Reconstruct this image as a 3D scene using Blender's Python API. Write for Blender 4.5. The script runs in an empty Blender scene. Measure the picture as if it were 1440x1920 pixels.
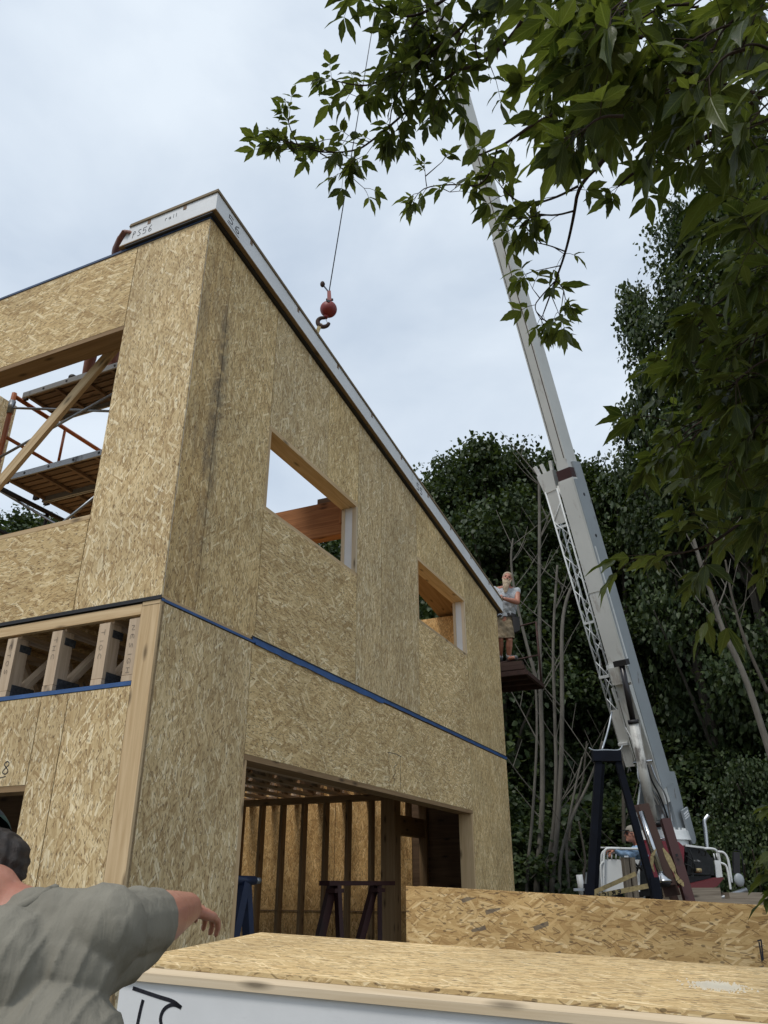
import bpy, bmesh, math, random
import numpy as np
from mathutils import Vector, Matrix, Euler
SC = bpy.context.scene
COL = SC.collection
R = math.radians
random.seed(5)
# ------------------------------------------------------------------ camera, sky, sun, exposure
CAMZ = 1.6
F_PX = 1470.0
PITCH = math.atan(705 / 1470.0)
cd = bpy.data.cameras.new('camera'); cam = bpy.data.objects.new('camera', cd); COL.objects.link(cam)
cam.location = (0, 0, CAMZ); cam.rotation_euler = (R(90) + PITCH, 0, 0)
cd.sensor_fit = 'VERTICAL'; cd.sensor_height = 24; cd.lens = 24 * F_PX / 1920.0
cd.clip_start = 0.05; cd.clip_end = 3000
SC.camera = cam
SUN_EL, SUN_AZ = R(58), R(215)            # azimuth clockwise from +Y
w = bpy.data.worlds.new('World'); SC.world = w; w.use_nodes = True
nt = w.node_tree; nt.nodes.clear()
def wn(t, **k):
    n = nt.nodes.new(t)
    for a, v in k.items(): setattr(n, a, v)
    return n
wo = wn('ShaderNodeOutputWorld'); bg = wn('ShaderNodeBackground'); sky = wn('ShaderNodeTexSky', sky_type='NISHITA')
sky.sun_disc = False; sky.sun_elevation = SUN_EL; sky.sun_rotation = SUN_AZ; sky.air_density = 1.0; sky.dust_density = 2.0
tc = wn('ShaderNodeTexCoord'); mp = wn('ShaderNodeMapping'); mp.inputs['Scale'].default_value = (1.0, 1.0, 1.9)
nz = wn('ShaderNodeTexNoise'); nz.inputs['Scale'].default_value = 2.7; nz.inputs['Detail'].default_value = 6; nz.inputs['Roughness'].default_value = .5; nz.inputs['Distortion'].default_value = .3
cr = wn('ShaderNodeValToRGB'); e = cr.color_ramp.elements
e[0].position = .32; e[0].color = (5.0, 5.85, 6.95, 1); e[1].position = .68; e[1].color = (7.6, 8.35, 9.1, 1)
mx = wn('ShaderNodeMix', data_type='RGBA'); mx.inputs['Factor'].default_value = .86
nt.links.new(tc.outputs['Generated'], mp.inputs[0]); nt.links.new(mp.outputs[0], nz.inputs[0]); nt.links.new(nz.outputs['Fac'], cr.inputs[0])
nt.links.new(sky.outputs[0], mx.inputs[6]); nt.links.new(cr.outputs[0], mx.inputs[7]); nt.links.new(mx.outputs[2], bg.inputs[0])
bg.inputs[1].default_value = 0.1
nt.links.new(bg.outputs[0], wo.inputs[0])
sd = bpy.data.lights.new('sun', 'SUN'); sun = bpy.data.objects.new('sun', sd); COL.objects.link(sun)
sd.energy = 1.5; sd.angle = R(14); sd.color = (1, .96, .9)
sdir = Vector((math.sin(SUN_AZ) * math.cos(SUN_EL), math.cos(SUN_AZ) * math.cos(SUN_EL), math.sin(SUN_EL)))
sun.rotation_euler = sdir.to_track_quat('Z', 'Y').to_euler()
SC.view_settings.view_transform = 'Standard'; SC.view_settings.look = 'None'; SC.view_settings.exposure = 0.26; SC.view_settings.gamma = 1
SC.render.engine = 'CYCLES'
SC.cycles.max_bounces = 6; SC.cycles.transparent_max_bounces = 8

# ------------------------------------------------------------------ helpers
def ray(px, py):                          # direction of a pixel of the 1440x1920 photograph
    u = (px - 720) / F_PX; v = (960 - py) / F_PX
    return Vector((u, math.cos(PITCH) - v * math.sin(PITCH), math.sin(PITCH) + v * math.cos(PITCH)))
def at(px, py, Y):                        # world point seen at that pixel, Y metres ahead
    r = ray(px, py); r = r * (Y / r.y); return Vector((r.x, r.y, r.z + CAMZ))
HA = R(24.7)
av = Vector((math.sin(HA), math.cos(HA), 0)); bv = Vector((-math.cos(HA), math.sin(HA), 0))
HC = Vector((-1.395, 4.663, 0))           # the near corner of the house, on the ground
HM = Matrix.Translation(HC) @ Matrix.Rotation(-HA + R(90), 4, 'Z')   # local X = av, Y = bv
def hs(px, py, s):                        # point of house plane X = s -> local coords
    r = ray(px, py); P = HC + av * s; k = (P.dot(av)) / r.dot(av); p = r * k
    return Vector((s, (p - HC).dot(bv), p.z + CAMZ))
def ht(px, py, t):
    r = ray(px, py); P = HC + bv * t; k = (P.dot(bv)) / r.dot(bv); p = r * k
    return Vector(((p - HC).dot(av), t, p.z + CAMZ))
def Zc(z): return z + CAMZ                # height above the camera -> height above ground

def tag(o, label=None, cat=None, group=None, kind=None):
    if label: o['label'] = label
    if cat: o['category'] = cat
    if group: o['group'] = group
    if kind: o['kind'] = kind
    return o
def empty(name, label, cat, loc=(0, 0, 0), rz=0, group=None):
    o = bpy.data.objects.new(name, None); COL.objects.link(o); o.location = loc; o.rotation_euler = (0, 0, rz)
    o.empty_display_size = .2
    return tag(o, label, cat, group)
class MB:
    def __init__(s): s.v = []; s.f = []; s.uv = []
    def poly(s, pts, uv=None):
        n = len(s.v); s.v += [tuple(p) for p in pts]; s.f.append(tuple(range(n, n + len(pts))))
        if uv is None:
            a, b, c = Vector(pts[0]), Vector(pts[1]), Vector(pts[2]); nn = (b - a).cross(c - a)
            ax = max(range(3), key=lambda i: abs(nn[i]))
            uv = [((p[1], p[2]) if ax == 0 else (p[0], p[2]) if ax == 1 else (p[0], p[1])) for p in pts]
        s.uv += list(uv)
    def box(s, x0, x1, y0, y1, z0, z1):
        s.prism([(x0, y0), (x1, y0), (x1, y1), (x0, y1)], z0, z1)
    def prism(s, pts, z0, z1):
        b = [(p[0], p[1], z0) for p in pts]; t = [(p[0], p[1], z1) for p in pts]; n = len(pts)
        s.poly(b[::-1]); s.poly(t)
        for i in range(n): j = (i + 1) % n; s.poly([b[i], b[j], t[j], t[i]])
    def hexa(s, b, t):                     # two rings of points
        n = len(b); s.poly(b[::-1]); s.poly(t)
        for i in range(n): j = (i + 1) % n; s.poly([b[i], b[j], t[j], t[i]])
    def bar(s, p0, p1, w, h, up=(0, 0, 1), w1=None, h1=None):   # box along p0-p1, uv u = length
        p0 = Vector(p0); p1 = Vector(p1); d = (p1 - p0); L = d.length; d.normalize(); up = Vector(up)
        sx = d.cross(up)
        if sx.length < 1e-4: sx = d.cross(Vector((0, 1, 0)))
        sx.normalize(); uz = sx.cross(d).normalized(); w1 = w if w1 is None else w1; h1 = h if h1 is None else h1
        def ring(p, w, h): return [p + sx * (a * w / 2) + uz * (b * h / 2) for a, b in ((-1, -1), (1, -1), (1, 1), (-1, 1))]
        A = ring(p0, w, h); B = ring(p1, w1, h1); o = random.random() * 5
        s.poly(A[::-1], [(o, 0), (o, w), (o + h, w), (o + h, 0)]); s.poly(B, [(o, 0), (o, w), (o + h, w), (o + h, 0)])
        for i in range(4):
            j = (i + 1) % 4; ww = w if i % 2 == 0 else h
            s.poly([A[i], A[j], B[j], B[i]], [(0, o + i), (0, o + i + ww), (L, o + i + ww), (L, o + i)])
    def tube(s, pts, r, n=8, r1=None, caps=True):
        pts = [Vector(p) for p in pts]; m = len(pts); rs = r if isinstance(r, (list, tuple)) else [r + ((r1 if r1 is not None else r) - r) * i / (m - 1) for i in range(m)]
        rings = []; prev = None; L = 0
        for i, p in enumerate(pts):
            d = (pts[min(i + 1, m - 1)] - pts[max(i - 1, 0)]).normalized()
            if prev is None: x = d.orthogonal().normalized()
            else:
                x = prev - d * prev.dot(d)
                x = x.normalized() if x.length > 1e-5 else d.orthogonal().normalized()
            prev = x; y = d.cross(x)
            rings.append([p + (x * math.cos(2 * math.pi * k / n) + y * math.sin(2 * math.pi * k / n)) * rs[i] for k in range(n)])
        base = len(s.v); 
        for rr in rings: s.v += [tuple(q) for q in rr]
        for i in range(m - 1):
            dl = (pts[i + 1] - pts[i]).length
            for k in range(n):
                k2 = (k + 1) % n
                s.f.append((base + i * n + k, base + i * n + k2, base + (i + 1) * n + k2, base + (i + 1) * n + k))
                a, b = k / n * 6.28 * rs[i], (k + 1) / n * 6.28 * rs[i]
                s.uv += [(L, a), (L, b), (L + dl, b), (L + dl, a)]
            L += dl
        if caps:
            for ii, sg in ((0, -1), (m - 1, 1)):
                rr = [base + ii * n + k for k in range(n)]
                s.f.append(tuple(rr[::-1] if sg < 0 else rr)); s.uv += [(0, 0)] * n
    def ball(s, c, r, seg=12, rings=8, M=None):
        c = Vector(c); r = (r, r, r) if not isinstance(r, (tuple, list)) else r; base = len(s.v)
        def P(th, ph):
            q = Vector((r[0] * math.sin(th) * math.cos(ph), r[1] * math.sin(th) * math.sin(ph), r[2] * math.cos(th)))
            if M is not None: q = M @ q
            return tuple(c + q)
        for i in range(rings + 1):
            for k in range(seg): s.v.append(P(math.pi * i / rings, 2 * math.pi * k / seg))
        for i in range(rings):
            for k in range(seg):
                k2 = (k + 1) % seg
                s.f.append((base + i * seg + k, base + (i + 1) * seg + k, base + (i + 1) * seg + k2, base + i * seg + k2))
                s.uv += [(0, 0)] * 4
    def mesh(s, name, M=None):
        me = bpy.data.meshes.new(name); me.from_pydata(s.v, [], s.f)
        ul = me.uv_layers.new(name='UVMap'); ul.data.foreach_set('uv', np.array(s.uv, dtype=np.float32).ravel())
        if M is not None: me.transform(M)
        return me
    def build(s, name, m, parent=None, smooth=False, bevel=0, fix=True):
        me = s.mesh(name)
        o = link(name, me, m, parent)
        if smooth: me.polygons.foreach_set('use_smooth', [True] * len(me.polygons))
        if bevel:
            md = o.modifiers.new('bevel', 'BEVEL'); md.width = bevel; md.segments = 2; md.limit_method = 'ANGLE'
        return o
def link(name, me, m, parent=None):
    o = bpy.data.objects.new(name, me); COL.objects.link(o)
    if m: me.materials.append(m)
    if parent is not None: o.parent = parent
    return o
def copy_tree(o, parent=None):
    c = o.copy(); COL.objects.link(c); c.parent = parent
    for ch in list(o.children): copy_tree(ch, c)
    return c

# ------------------------------------------------------------------ materials
class NT:
    def __init__(s, name):
        s.m = bpy.data.materials.new(name); s.m.use_nodes = True; s.t = s.m.node_tree; s.t.nodes.clear()
        s.out = s.n('ShaderNodeOutputMaterial'); s.p = s.n('ShaderNodeBsdfPrincipled'); s.l(s.p.outputs[0], s.out.inputs[0])
    def n(s, t, **k):
        n = s.t.nodes.new(t)
        for a, v in k.items(): setattr(n, a, v)
        return n
    def l(s, a, b): s.t.links.new(a, b)
    def val(s, x, sock):
        if hasattr(x, 'is_linked') or hasattr(x, 'node'): s.l(x, sock)
        else: sock.default_value = x
    def math(s, op, a, b=0.0, clamp=False):
        n = s.n('ShaderNodeMath', operation=op); n.use_clamp = clamp; s.val(a, n.inputs[0]); s.val(b, n.inputs[1]); return n.outputs[0]
    def vm(s, op, a, b=None):
        n = s.n('ShaderNodeVectorMath', operation=op); s.val(a, n.inputs[0])
        if b is not None: s.val(b, n.inputs[1])
        return n.outputs[0]
    def mapping(s, v, scale=(1, 1, 1), rot=0, loc=(0, 0, 0)):
        n = s.n('ShaderNodeMapping'); s.l(v, n.inputs[0]); n.inputs['Scale'].default_value = scale; n.inputs['Rotation'].default_value = (0, 0, rot); n.inputs['Location'].default_value = loc; return n.outputs[0]
    def noise(s, v, sc, det=2, rough=.5, dist=0, out='Fac', dim='3D'):
        n = s.n('ShaderNodeTexNoise', noise_dimensions=dim)
        if v is not None: s.l(v, n.inputs['Vector'])
        n.inputs['Scale'].default_value = sc; n.inputs['Detail'].default_value = det; n.inputs['Roughness'].default_value = rough; n.inputs['Distortion'].default_value = dist; return n.outputs[out]
    def ramp(s, f, stops, interp='LINEAR'):
        n = s.n('ShaderNodeValToRGB'); s.l(f, n.inputs[0]); cr = n.color_ramp; cr.interpolation = interp
        while len(cr.elements) < len(stops): cr.elements.new(.5)
        for e, (p, c) in zip(cr.elements, stops):
            e.position = p; e.color = (c, c, c, 1) if not isinstance(c, (tuple, list)) else (*c, 1)
        return n.outputs[0]
    def mix(s, f, a, b, mode='MIX'):
        n = s.n('ShaderNodeMix', data_type='RGBA', blend_type=mode); s.val(f, n.inputs[0])
        for x, k in ((a, 6), (b, 7)): s.val(x if not isinstance(x, tuple) or len(x) == 4 else (*x, 1), n.inputs[k])
        return n.outputs[2]
    def bump(s, h, strength=.3, dist=.002):
        n = s.n('ShaderNodeBump'); n.inputs['Strength'].default_value = strength; n.inputs['Distance'].default_value = dist; s.l(h, n.inputs['Height']); s.l(n.outputs[0], s.p.inputs['Normal'])
    def uvs(s):
        u = s.n('ShaderNodeUVMap').outputs[0]; oi = s.n('ShaderNodeObjectInfo')
        r = s.math('MULTIPLY', oi.outputs['Random'], 37.3)
        c = s.n('ShaderNodeCombineXYZ'); s.l(r, c.inputs[0]); s.l(r, c.inputs[1])
        s.rnd = oi.outputs['Random']
        return s.vm('ADD', u, c.outputs[0])
def simple(name, col, rough=.6, metal=0, var=.12, sc=6, bump=0, spec=.5, noise2=None):
    t = NT(name); v = t.n('ShaderNodeTexCoord').outputs['Object']
    f = t.noise(v, sc, 4, .6); c0 = tuple(max(0, x * (1 - var)) for x in col); c1 = tuple(min(1, x * (1 + var)) for x in col)
    c = t.ramp(f, [(.3, c0), (.7, c1)]); t.l(c, t.p.inputs['Base Color'])
    t.p.inputs['Roughness'].default_value = rough; t.p.inputs['Metallic'].default_value = metal; t.p.inputs['Specular IOR Level'].default_value = spec
    if bump: t.bump(t.noise(v, sc * 8, 3), bump, .004)
    return t.m
def worn(name, col, dirt=(.12, .06, .03), amount=.5, rough=.45, metal=0, sc=3, stretch=(1, 1, .25)):
    t = NT(name); v = t.n('ShaderNodeTexCoord').outputs['Object']
    f = t.noise(v, sc, 6, .65); g = t.noise(t.mapping(v, stretch), sc * 3, 5, .7)
    k = t.math('MULTIPLY', f, g)
    mk = t.ramp(k, [(.36 - .12 * amount, 0.0), (.42 - .06 * amount, 1.0)])
    base = t.mix(t.ramp(t.noise(v, sc * .7, 4), [(.3, 0.), (.7, 1.)]), tuple(x * .88 for x in col), col)
    t.l(t.mix(t.math('MULTIPLY', mk, .85), base, dirt), t.p.inputs['Base Color'])
    t.p.inputs['Roughness'].default_value = rough; t.p.inputs['Metallic'].default_value = metal
    return t.m
def osb(name, vert=False, tone=1.0, tint=(1, 1, 1), fl=.125, fw=.0165, iso=False, rough=.75, weather=0, dark_marks=0, contrast=1.0, stain=0):
    t = NT(name); base = t.uvs()
    if vert: base = t.mapping(base, (1, 1, 1), R(90))
    warp = t.noise(base, 7, 3, .6, out='Color', dim='2D')
    base2 = t.vm('ADD', base, t.vm('SCALE', t.vm('SUBTRACT', warp, (.5, .5, .5))) if False else t.mapping(warp, (.0065, .0065, 0)))
    pal = [(0.0, (.31, .20, .09)), (.15, (.42, .29, .14)), (.45, (.53, .395, .21)), (.78, (.62, .485, .28)), (1.0, (.79, .68, .47))]
    pal = [(p, tuple(min(.9, (m_ * (1 - contrast * .84) + c * contrast * .84) * 1.09) * tone * k for c, k, m_ in zip(cc, tint, (.56, .43, .24)))) for p, cc in pal]
    grain = t.noise(t.mapping(base, (14, 190, 1)), 1.0, 3, .6, dim='2D')
    colr = t.ramp(t.noise(t.mapping(base, (1 / fl, 1.4 / fw, 1)), .9, 3, .65, dim='2D'), [(.25, pal[0][1]), (.5, pal[2][1]), (.75, pal[3][1])])
    if iso: angs = [0, 60, -40, 22, 85, -70, 40, -15]
    else: angs = [0, 14, -12, 24, -30, 5, -7, 52, 11, -38]
    rs = random.Random(hash(name) % 1000 if False else len(name) * 7 + int(tone * 100))
    height = grain
    for k, a in enumerate(angs):
        sc = rs.uniform(.6, 1.35); L = fl * sc; W = fw * sc * rs.uniform(.8, 1.3)
        v = t.mapping(base2, (1 / L, 1 / W, 1), 0, (rs.random() * 9, rs.random() * 9, 0))
        rot = t.mapping(base2, (1, 1, 1), R(a))
        v = t.mapping(rot, (1 / L, 1 / W, 1), 0, (rs.random() * 9, rs.random() * 9, 0))
        vo = t.n('ShaderNodeTexVoronoi', voronoi_dimensions='2D', distance='CHEBYCHEV', feature='F1'); t.l(v, vo.inputs['Vector']); vo.inputs['Scale'].default_value = 1; vo.inputs['Randomness'].default_value = .95
        sp = t.n('ShaderNodeSeparateColor'); t.l(vo.outputs['Color'], sp.inputs[0])
        pres = t.math('GREATER_THAN', sp.outputs[0], .52 if k < 6 else .80)
        ins = t.math('LESS_THAN', vo.outputs['Distance'], .44)
        edge = t.math('GREATER_THAN', vo.outputs['Distance'], .405)
        mask = t.math('MULTIPLY', pres, ins)
        gr = t.noise(t.mapping(rot, (10, 170, 1)), 1, 2, .6, dim='2D')
        f = t.math('ADD', sp.outputs[1], t.math('MULTIPLY', t.math('SUBTRACT', gr, .5), .55), True)
        f = t.math('SUBTRACT', f, t.math('MULTIPLY', edge, .30), True)  # flake rims darkened: thin gap and its shadow put into the colour
        colr = t.mix(mask, colr, t.ramp(f, pal))
        if k >= 4: height = t.math('ADD', t.math('MULTIPLY', height, t.math('SUBTRACT', 1.0, mask)), t.math('MULTIPLY', mask, t.math('ADD', sp.outputs[2], t.math('MULTIPLY', gr, .5))))
    # thin dark splits between strands
    for a in (3, -16, 30):
        vo = t.n('ShaderNodeTexVoronoi', voronoi_dimensions='2D', distance='CHEBYCHEV'); t.l(t.mapping(t.mapping(base2, (1, 1, 1), R(a)), (20, 150, 1), 0, (a, 3, 0)), vo.inputs['Vector']); vo.inputs['Scale'].default_value = 1
        sp = t.n('ShaderNodeSeparateColor'); t.l(vo.outputs['Color'], sp.inputs[0])
        mk = t.math('MULTIPLY', t.math('LESS_THAN', vo.outputs['Distance'], .33), t.math('GREATER_THAN', sp.outputs[0], .90))
        colr = t.mix(t.math('MULTIPLY', mk, .62), colr, (.15, .085, .04, 1))
    # small dark pits
    vo = t.n('ShaderNodeTexVoronoi', voronoi_dimensions='2D'); t.l(t.mapping(base2, (16, 30, 1)), vo.inputs['Vector']); vo.inputs['Scale'].default_value = 1
    sp = t.n('ShaderNodeSeparateColor'); t.l(vo.outputs['Color'], sp.inputs[0])
    pit = t.math('MULTIPLY', t.math('LESS_THAN', vo.outputs['Distance'], .13), t.math('GREATER_THAN', sp.outputs[0], .62))
    colr = t.mix(t.math('MULTIPLY', pit, .6), colr, (.06, .04, .025, 1))
    big = t.ramp(t.noise(base, 1.7, 4, .6, dim='2D'), [(.3, .86), (.7, 1.08)])
    colr = t.mix(1.0, colr, big, 'MULTIPLY')
    rv = t.ramp(t.rnd, [(0., .90), (1., 1.07)]); colr = t.mix(1.0, colr, rv, 'MULTIPLY')
    if dark_marks:
        vo = t.n('ShaderNodeTexVoronoi', voronoi_dimensions='2D', distance='CHEBYCHEV'); t.l(t.mapping(t.mapping(base2, (1, 1, 1), R(-20)), (11, 42, 1)), vo.inputs['Vector']); vo.inputs['Scale'].default_value = 1
        sp = t.n('ShaderNodeSeparateColor'); t.l(vo.outputs['Color'], sp.inputs[0])
        mk = t.math('MULTIPLY', t.math('LESS_THAN', vo.outputs['Distance'], .38), t.math('GREATER_THAN', sp.outputs[0], .966))
        colr = t.mix(t.math('MULTIPLY', mk, .75), colr, (.10, .09, .08, 1))
    if weather:
        st = t.noise(t.mapping(base, (1.2, 9, 1)), 1.0, 5, .65, dim='2D')
        colr = t.mix(t.math('MULTIPLY', t.ramp(st, [(.48, 0.), (.66, 1.)]), weather), colr, (.14, .11, .085, 1))
        colr = t.mix(.25, colr, (.40, .26, .12, 1), 'MULTIPLY') if weather > .6 else colr
    if stain:       # dried water stain along the seam of the corner strip
        ov = t.n('ShaderNodeTexCoord').outputs['Object']; sx = t.n('ShaderNodeSeparateXYZ'); t.l(ov, sx.inputs[0])
        wob = t.math('MULTIPLY', t.math('SUBTRACT', t.noise(ov, 3.5, 4, .6), .5), .16)
        d = t.math('ABSOLUTE', t.math('SUBTRACT', t.math('ADD', sx.outputs[0], wob), .335))
        band = t.ramp(d, [(.0, 1.), (.11, 0.)]); zz = t.ramp(t.math('MULTIPLY', t.math('SUBTRACT', sx.outputs[2], 3.4), .4), [(.0, .15), (.42, 1.), (.85, 1.), (1., 0.)])
        sm = t.math('MULTIPLY', t.math('MULTIPLY', band, zz), t.ramp(t.noise(ov, 9, 5, .7), [(.36, 0.), (.54, 1.)]))
        colr = t.mix(t.math('MULTIPLY', sm, .72), colr, (.085, .075, .065, 1))
    t.l(colr, t.p.inputs['Base Color']); t.p.inputs['Roughness'].default_value = rough; t.p.inputs['Specular IOR Level'].default_value = .25
    t.bump(height, .35, .003)
    return t.m
def lumber(name, c0, c1, rough=.7, knots=True):
    t = NT(name); v = t.uvs(); m = t.mapping(v, (1.3, 26, 1))
    f = t.noise(m, 1.0, 4, .6, dist=.6, dim='2D'); c = t.ramp(f, [(.3, c0), (.7, c1)])
    if knots:
        vo = t.n('ShaderNodeTexVoronoi', voronoi_dimensions='2D'); t.l(t.mapping(v, (3.0, 9, 1)), vo.inputs['Vector']); vo.inputs['Scale'].default_value = 1
        sp = t.n('ShaderNodeSeparateColor'); t.l(vo.outputs['Color'], sp.inputs[0])
        k = t.math('MULTIPLY', t.ramp(vo.outputs['Distance'], [(.05, 1.), (.2, 0.)]), t.math('GREATER_THAN', sp.outputs[0], .6))
        c = t.mix(t.math('MULTIPLY', k, .8), c, tuple(x * .25 for x in c0))
    t.l(t.mix(1.0, c, t.ramp(t.rnd, [(0., .85), (1., 1.08)]), 'MULTIPLY'), t.p.inputs['Base Color']); t.p.inputs['Roughness'].default_value = rough; t.p.inputs['Specular IOR Level'].default_value = .25
    t.bump(f, .15, .002)
    return t.m
def leafmat(name, c0, c1, trans=.35, rough=.5, veins=False):
    t = NT(name); v = t.n('ShaderNodeTexCoord').outputs['Object']
    g = t.n('ShaderNodeNewGeometry'); c = t.ramp(g.outputs['Random Per Island'], [(0., c0), (1., c1)])
    c = t.mix(t.ramp(t.noise(v, .8, 3), [(.35, 0.), (.65, .45)]), c, tuple(x * .6 for x in c0))
    if veins:
        u_ = t.n('ShaderNodeUVMap').outputs[0]; sx = t.n('ShaderNodeSeparateXYZ'); t.l(u_, sx.inputs[0]); av_ = t.math('ABSOLUTE', sx.outputs[1])
        mid = t.ramp(av_, [(.012, 1.), (.04, 0.)]); sv = t.math('SINE', t.math('MULTIPLY', t.math('SUBTRACT', sx.outputs[0], t.math('MULTIPLY', av_, .75)), 52.0)); sv = t.ramp(sv, [(.78, 0.), (.98, 1.)])
        vn = t.math('MAXIMUM', mid, t.math('MULTIPLY', sv, .45)); c = t.mix(t.math('MULTIPLY', vn, .38), c, (.20, .24, .09, 1)); t.bump(vn, .5, .002)
        bl = t.noise(v, 45, 3); c = t.mix(t.ramp(bl, [(.62, 0.), (.72, .35)]), c, (.07, .06, .02, 1))
    t.l(c, t.p.inputs['Base Color']); t.p.inputs['Roughness'].default_value = rough; t.p.inputs['Specular IOR Level'].default_value = .35
    tr = t.n('ShaderNodeBsdfTranslucent'); t.l(t.mix(1.0, c, (1.2, 1.2, .55, 1), 'MULTIPLY'), tr.inputs[0])
    mxs = t.n('ShaderNodeMixShader'); mxs.inputs[0].default_value = trans; t.l(t.p.outputs[0], mxs.inputs[1]); t.l(tr.outputs[0], mxs.inputs[2]); t.l(mxs.outputs[0], t.out.inputs[0])
    return t.m
M = {}
M['osb_v'] = osb('osb upright strands', True, 1.03)
M['osb_h'] = osb('osb level strands', False, 1.05, (1.02, .99, .92))
M['osb_v2'] = osb('osb upright strands grey', True, 1.07, (1.02, .99, .90))
M['osb_v3'] = osb('osb upright strands stained edge', True, 1.05, (1.02, .985, .90), stain=1)
M['osb_w'] = osb('osb weathered corner', True, .94, (1.0, .93, .80), weather=.4, stain=1)
M['osb_top'] = osb('osb pale sheet', False, 1.2, (1.02, .97, .88), fl=.2, fw=.011, contrast=.8)
M['osb_big'] = osb('osb orange sheet', False, .86, (1.08, .95, .76), fl=.13, fw=.016, dark_marks=1, contrast=.9)
M['osb_in'] = osb('osb inner face', True, .9, (1.1, .92, .68))
M['edge_brown'] = lumber('weathered board edge', (.15, .11, .065), (.25, .19, .115), knots=False)
M['shade_ply'] = lumber('brown plywood painted as shaded', (.075, .045, .024), (.13, .08, .045))  # brown wood made darker to carry indoor shade in its colour
M['lumber'] = lumber('new lumber', (.46, .31, .16), (.63, .47, .28))
M['lumber_pale'] = lumber('pale lumber', (.55, .43, .28), (.68, .56, .40), knots=True)
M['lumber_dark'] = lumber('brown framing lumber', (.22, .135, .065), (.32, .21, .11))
M['truss_wood'] = lumber('truss wood', (.45, .33, .22), (.62, .48, .34))
M['glulam'] = lumber('orange laminated beam', (.28, .115, .045), (.55, .25, .10))
M['oldwood'] = lumber('grey old timber', (.16, .13, .10), (.27, .23, .18))
def foam_mat():
    t = NT('white foam'); v = t.n('ShaderNodeTexCoord').outputs['Object']
    f = t.noise(v, 2.5, 5, .6); f2 = t.noise(t.mapping(v, (1, 1, 6)), 5, 4, .7)
    c = t.ramp(f, [(.3, (.66, .67, .68)), (.7, (.78, .79, .80))]); c = t.mix(t.ramp(f2, [(.6, 0.), (.75, .22)]), c, (.45, .45, .46, 1))
    t.l(c, t.p.inputs['Base Color']); t.p.inputs['Roughness'].default_value = .6
    t.bump(t.noise(v, 220, 2), .15, .001); return t.m
M['foam'] = foam_mat()
M['blue'] = simple('blue seal tape', (.025, .085, .24), .5, var=.25, sc=5)
M['navy_strip'] = simple('dark blue membrane', (.03, .055, .12), .45, var=.3)
M['black'] = simple('black rubber strip', (.012, .011, .013), .6, var=.3)
M['ink'] = simple('marker ink', (.012, .012, .02), .6, var=.1)
M['steelplate'] = simple('galvanised truss plate', (.10, .11, .12), .45, .6, var=.4, sc=60)
def white_paint():
    t = NT('white crane paint'); v = t.n('ShaderNodeTexCoord').outputs['Object']
    base = t.ramp(t.noise(v, .8, 5, .6), [(.3, (.50, .51, .49)), (.7, (.62, .62, .59))])
    st = t.noise(t.mapping(v, (5, 5, .35)), 1.0, 6, .7)
    base = t.mix(t.ramp(st, [(.56, 0.), (.72, .6)]), base, (.20, .14, .10, 1))
    r = t.noise(t.mapping(v, (9, 9, 2.2)), 1.0, 6, .75)
    base = t.mix(t.ramp(r, [(.66, 0.), (.70, .9)]), base, (.16, .065, .03, 1))
    t.l(base, t.p.inputs['Base Color']); t.p.inputs['Roughness'].default_value = .45; return t.m
M['wpaint'] = white_paint()
M['wclean'] = worn('white rail paint', (.66, .68, .68), amount=.1)
M['grey_paint'] = worn('grey steel paint', (.30, .33, .35), (.12, .10, .09), .15)
M['oil'] = worn('oily cylinder paint', (.52, .52, .49), (.03, .02, .015), .95, sc=2.2)
M['rod'] = simple('black greasy rod', (.02, .018, .02), .3, .3)
M['rust'] = worn('rusty brown steel', (.045, .020, .013), (.02, .012, .008), .5, .8)
M['rustred'] = worn('red primer steel', (.042, .010, .009), (.02, .008, .007), .5, .7)
M['rustplat'] = simple('rusted platform steel', (.05, .022, .016), .85, var=.5, sc=9, bump=.4)
M['navy'] = simple('navy painted steel', (.003, .0045, .010), .8, var=.4, sc=5, spec=.2)
M['trestle_blue'] = simple('blue painted steel', (.006, .016, .052), .55, .1, .3)
M['redpaint'] = worn('red machine paint', (.16, .010, .022), (.05, .01, .01), .2, .35)
M['darkred'] = worn('dark red metal sheet', (.12, .016, .02), (.03, .01, .01), .4, .5)
M['engine'] = simple('black engine metal', (.012, .013, .014), .4, .4, .5, 20)
M['chrome'] = simple('bright metal', (.55, .56, .58), .22, 1.0, .1)
M['orange'] = worn('orange scaffold paint', (.42, .11, .02), (.10, .05, .03), .45, .5, sc=6)
M['galv'] = simple('galvanised tube', (.32, .34, .36), .4, .8, .2)
M['alu'] = worn('aluminium plank edge', (.36, .37, .38), (.05, .045, .04), .6, .4, .5)
M['plyunder'] = lumber('plank underside plywood', (.17, .11, .075), (.27, .19, .13))
M['ballred'] = worn('red headache ball paint', (.22, .022, .018), (.06, .05, .045), .75, .5, sc=5)
M['strap'] = simple('tan webbing strap', (.30, .24, .12), .9, var=.3, sc=30)
M['wire'] = simple('steel rope', (.06, .065, .08), .5, .5)
def skin_mat(name, c):
    t = NT(name); v = t.n('ShaderNodeTexCoord').outputs['Object']
    c2 = t.ramp(t.noise(v, 14, 4, .6), [(.3, tuple(x * k for x, k in zip(c, (.86, .68, .66)))), (.7, c)])
    t.l(c2, t.p.inputs['Base Color']); t.p.inputs['Roughness'].default_value = .5; t.p.inputs['Subsurface Weight'].default_value = .08; t.p.inputs['Subsurface Radius'].default_value = (.02, .008, .004)
    t.bump(t.math('ADD', t.noise(v, 160, 3), t.math('MULTIPLY', t.noise(v, 38, 3), 1.5)), .3, .002); return t.m
M['skin'] = skin_mat('sunburnt skin', (.43, .205, .135))
M['skin2'] = skin_mat('tanned skin', (.44, .22, .15))
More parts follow.
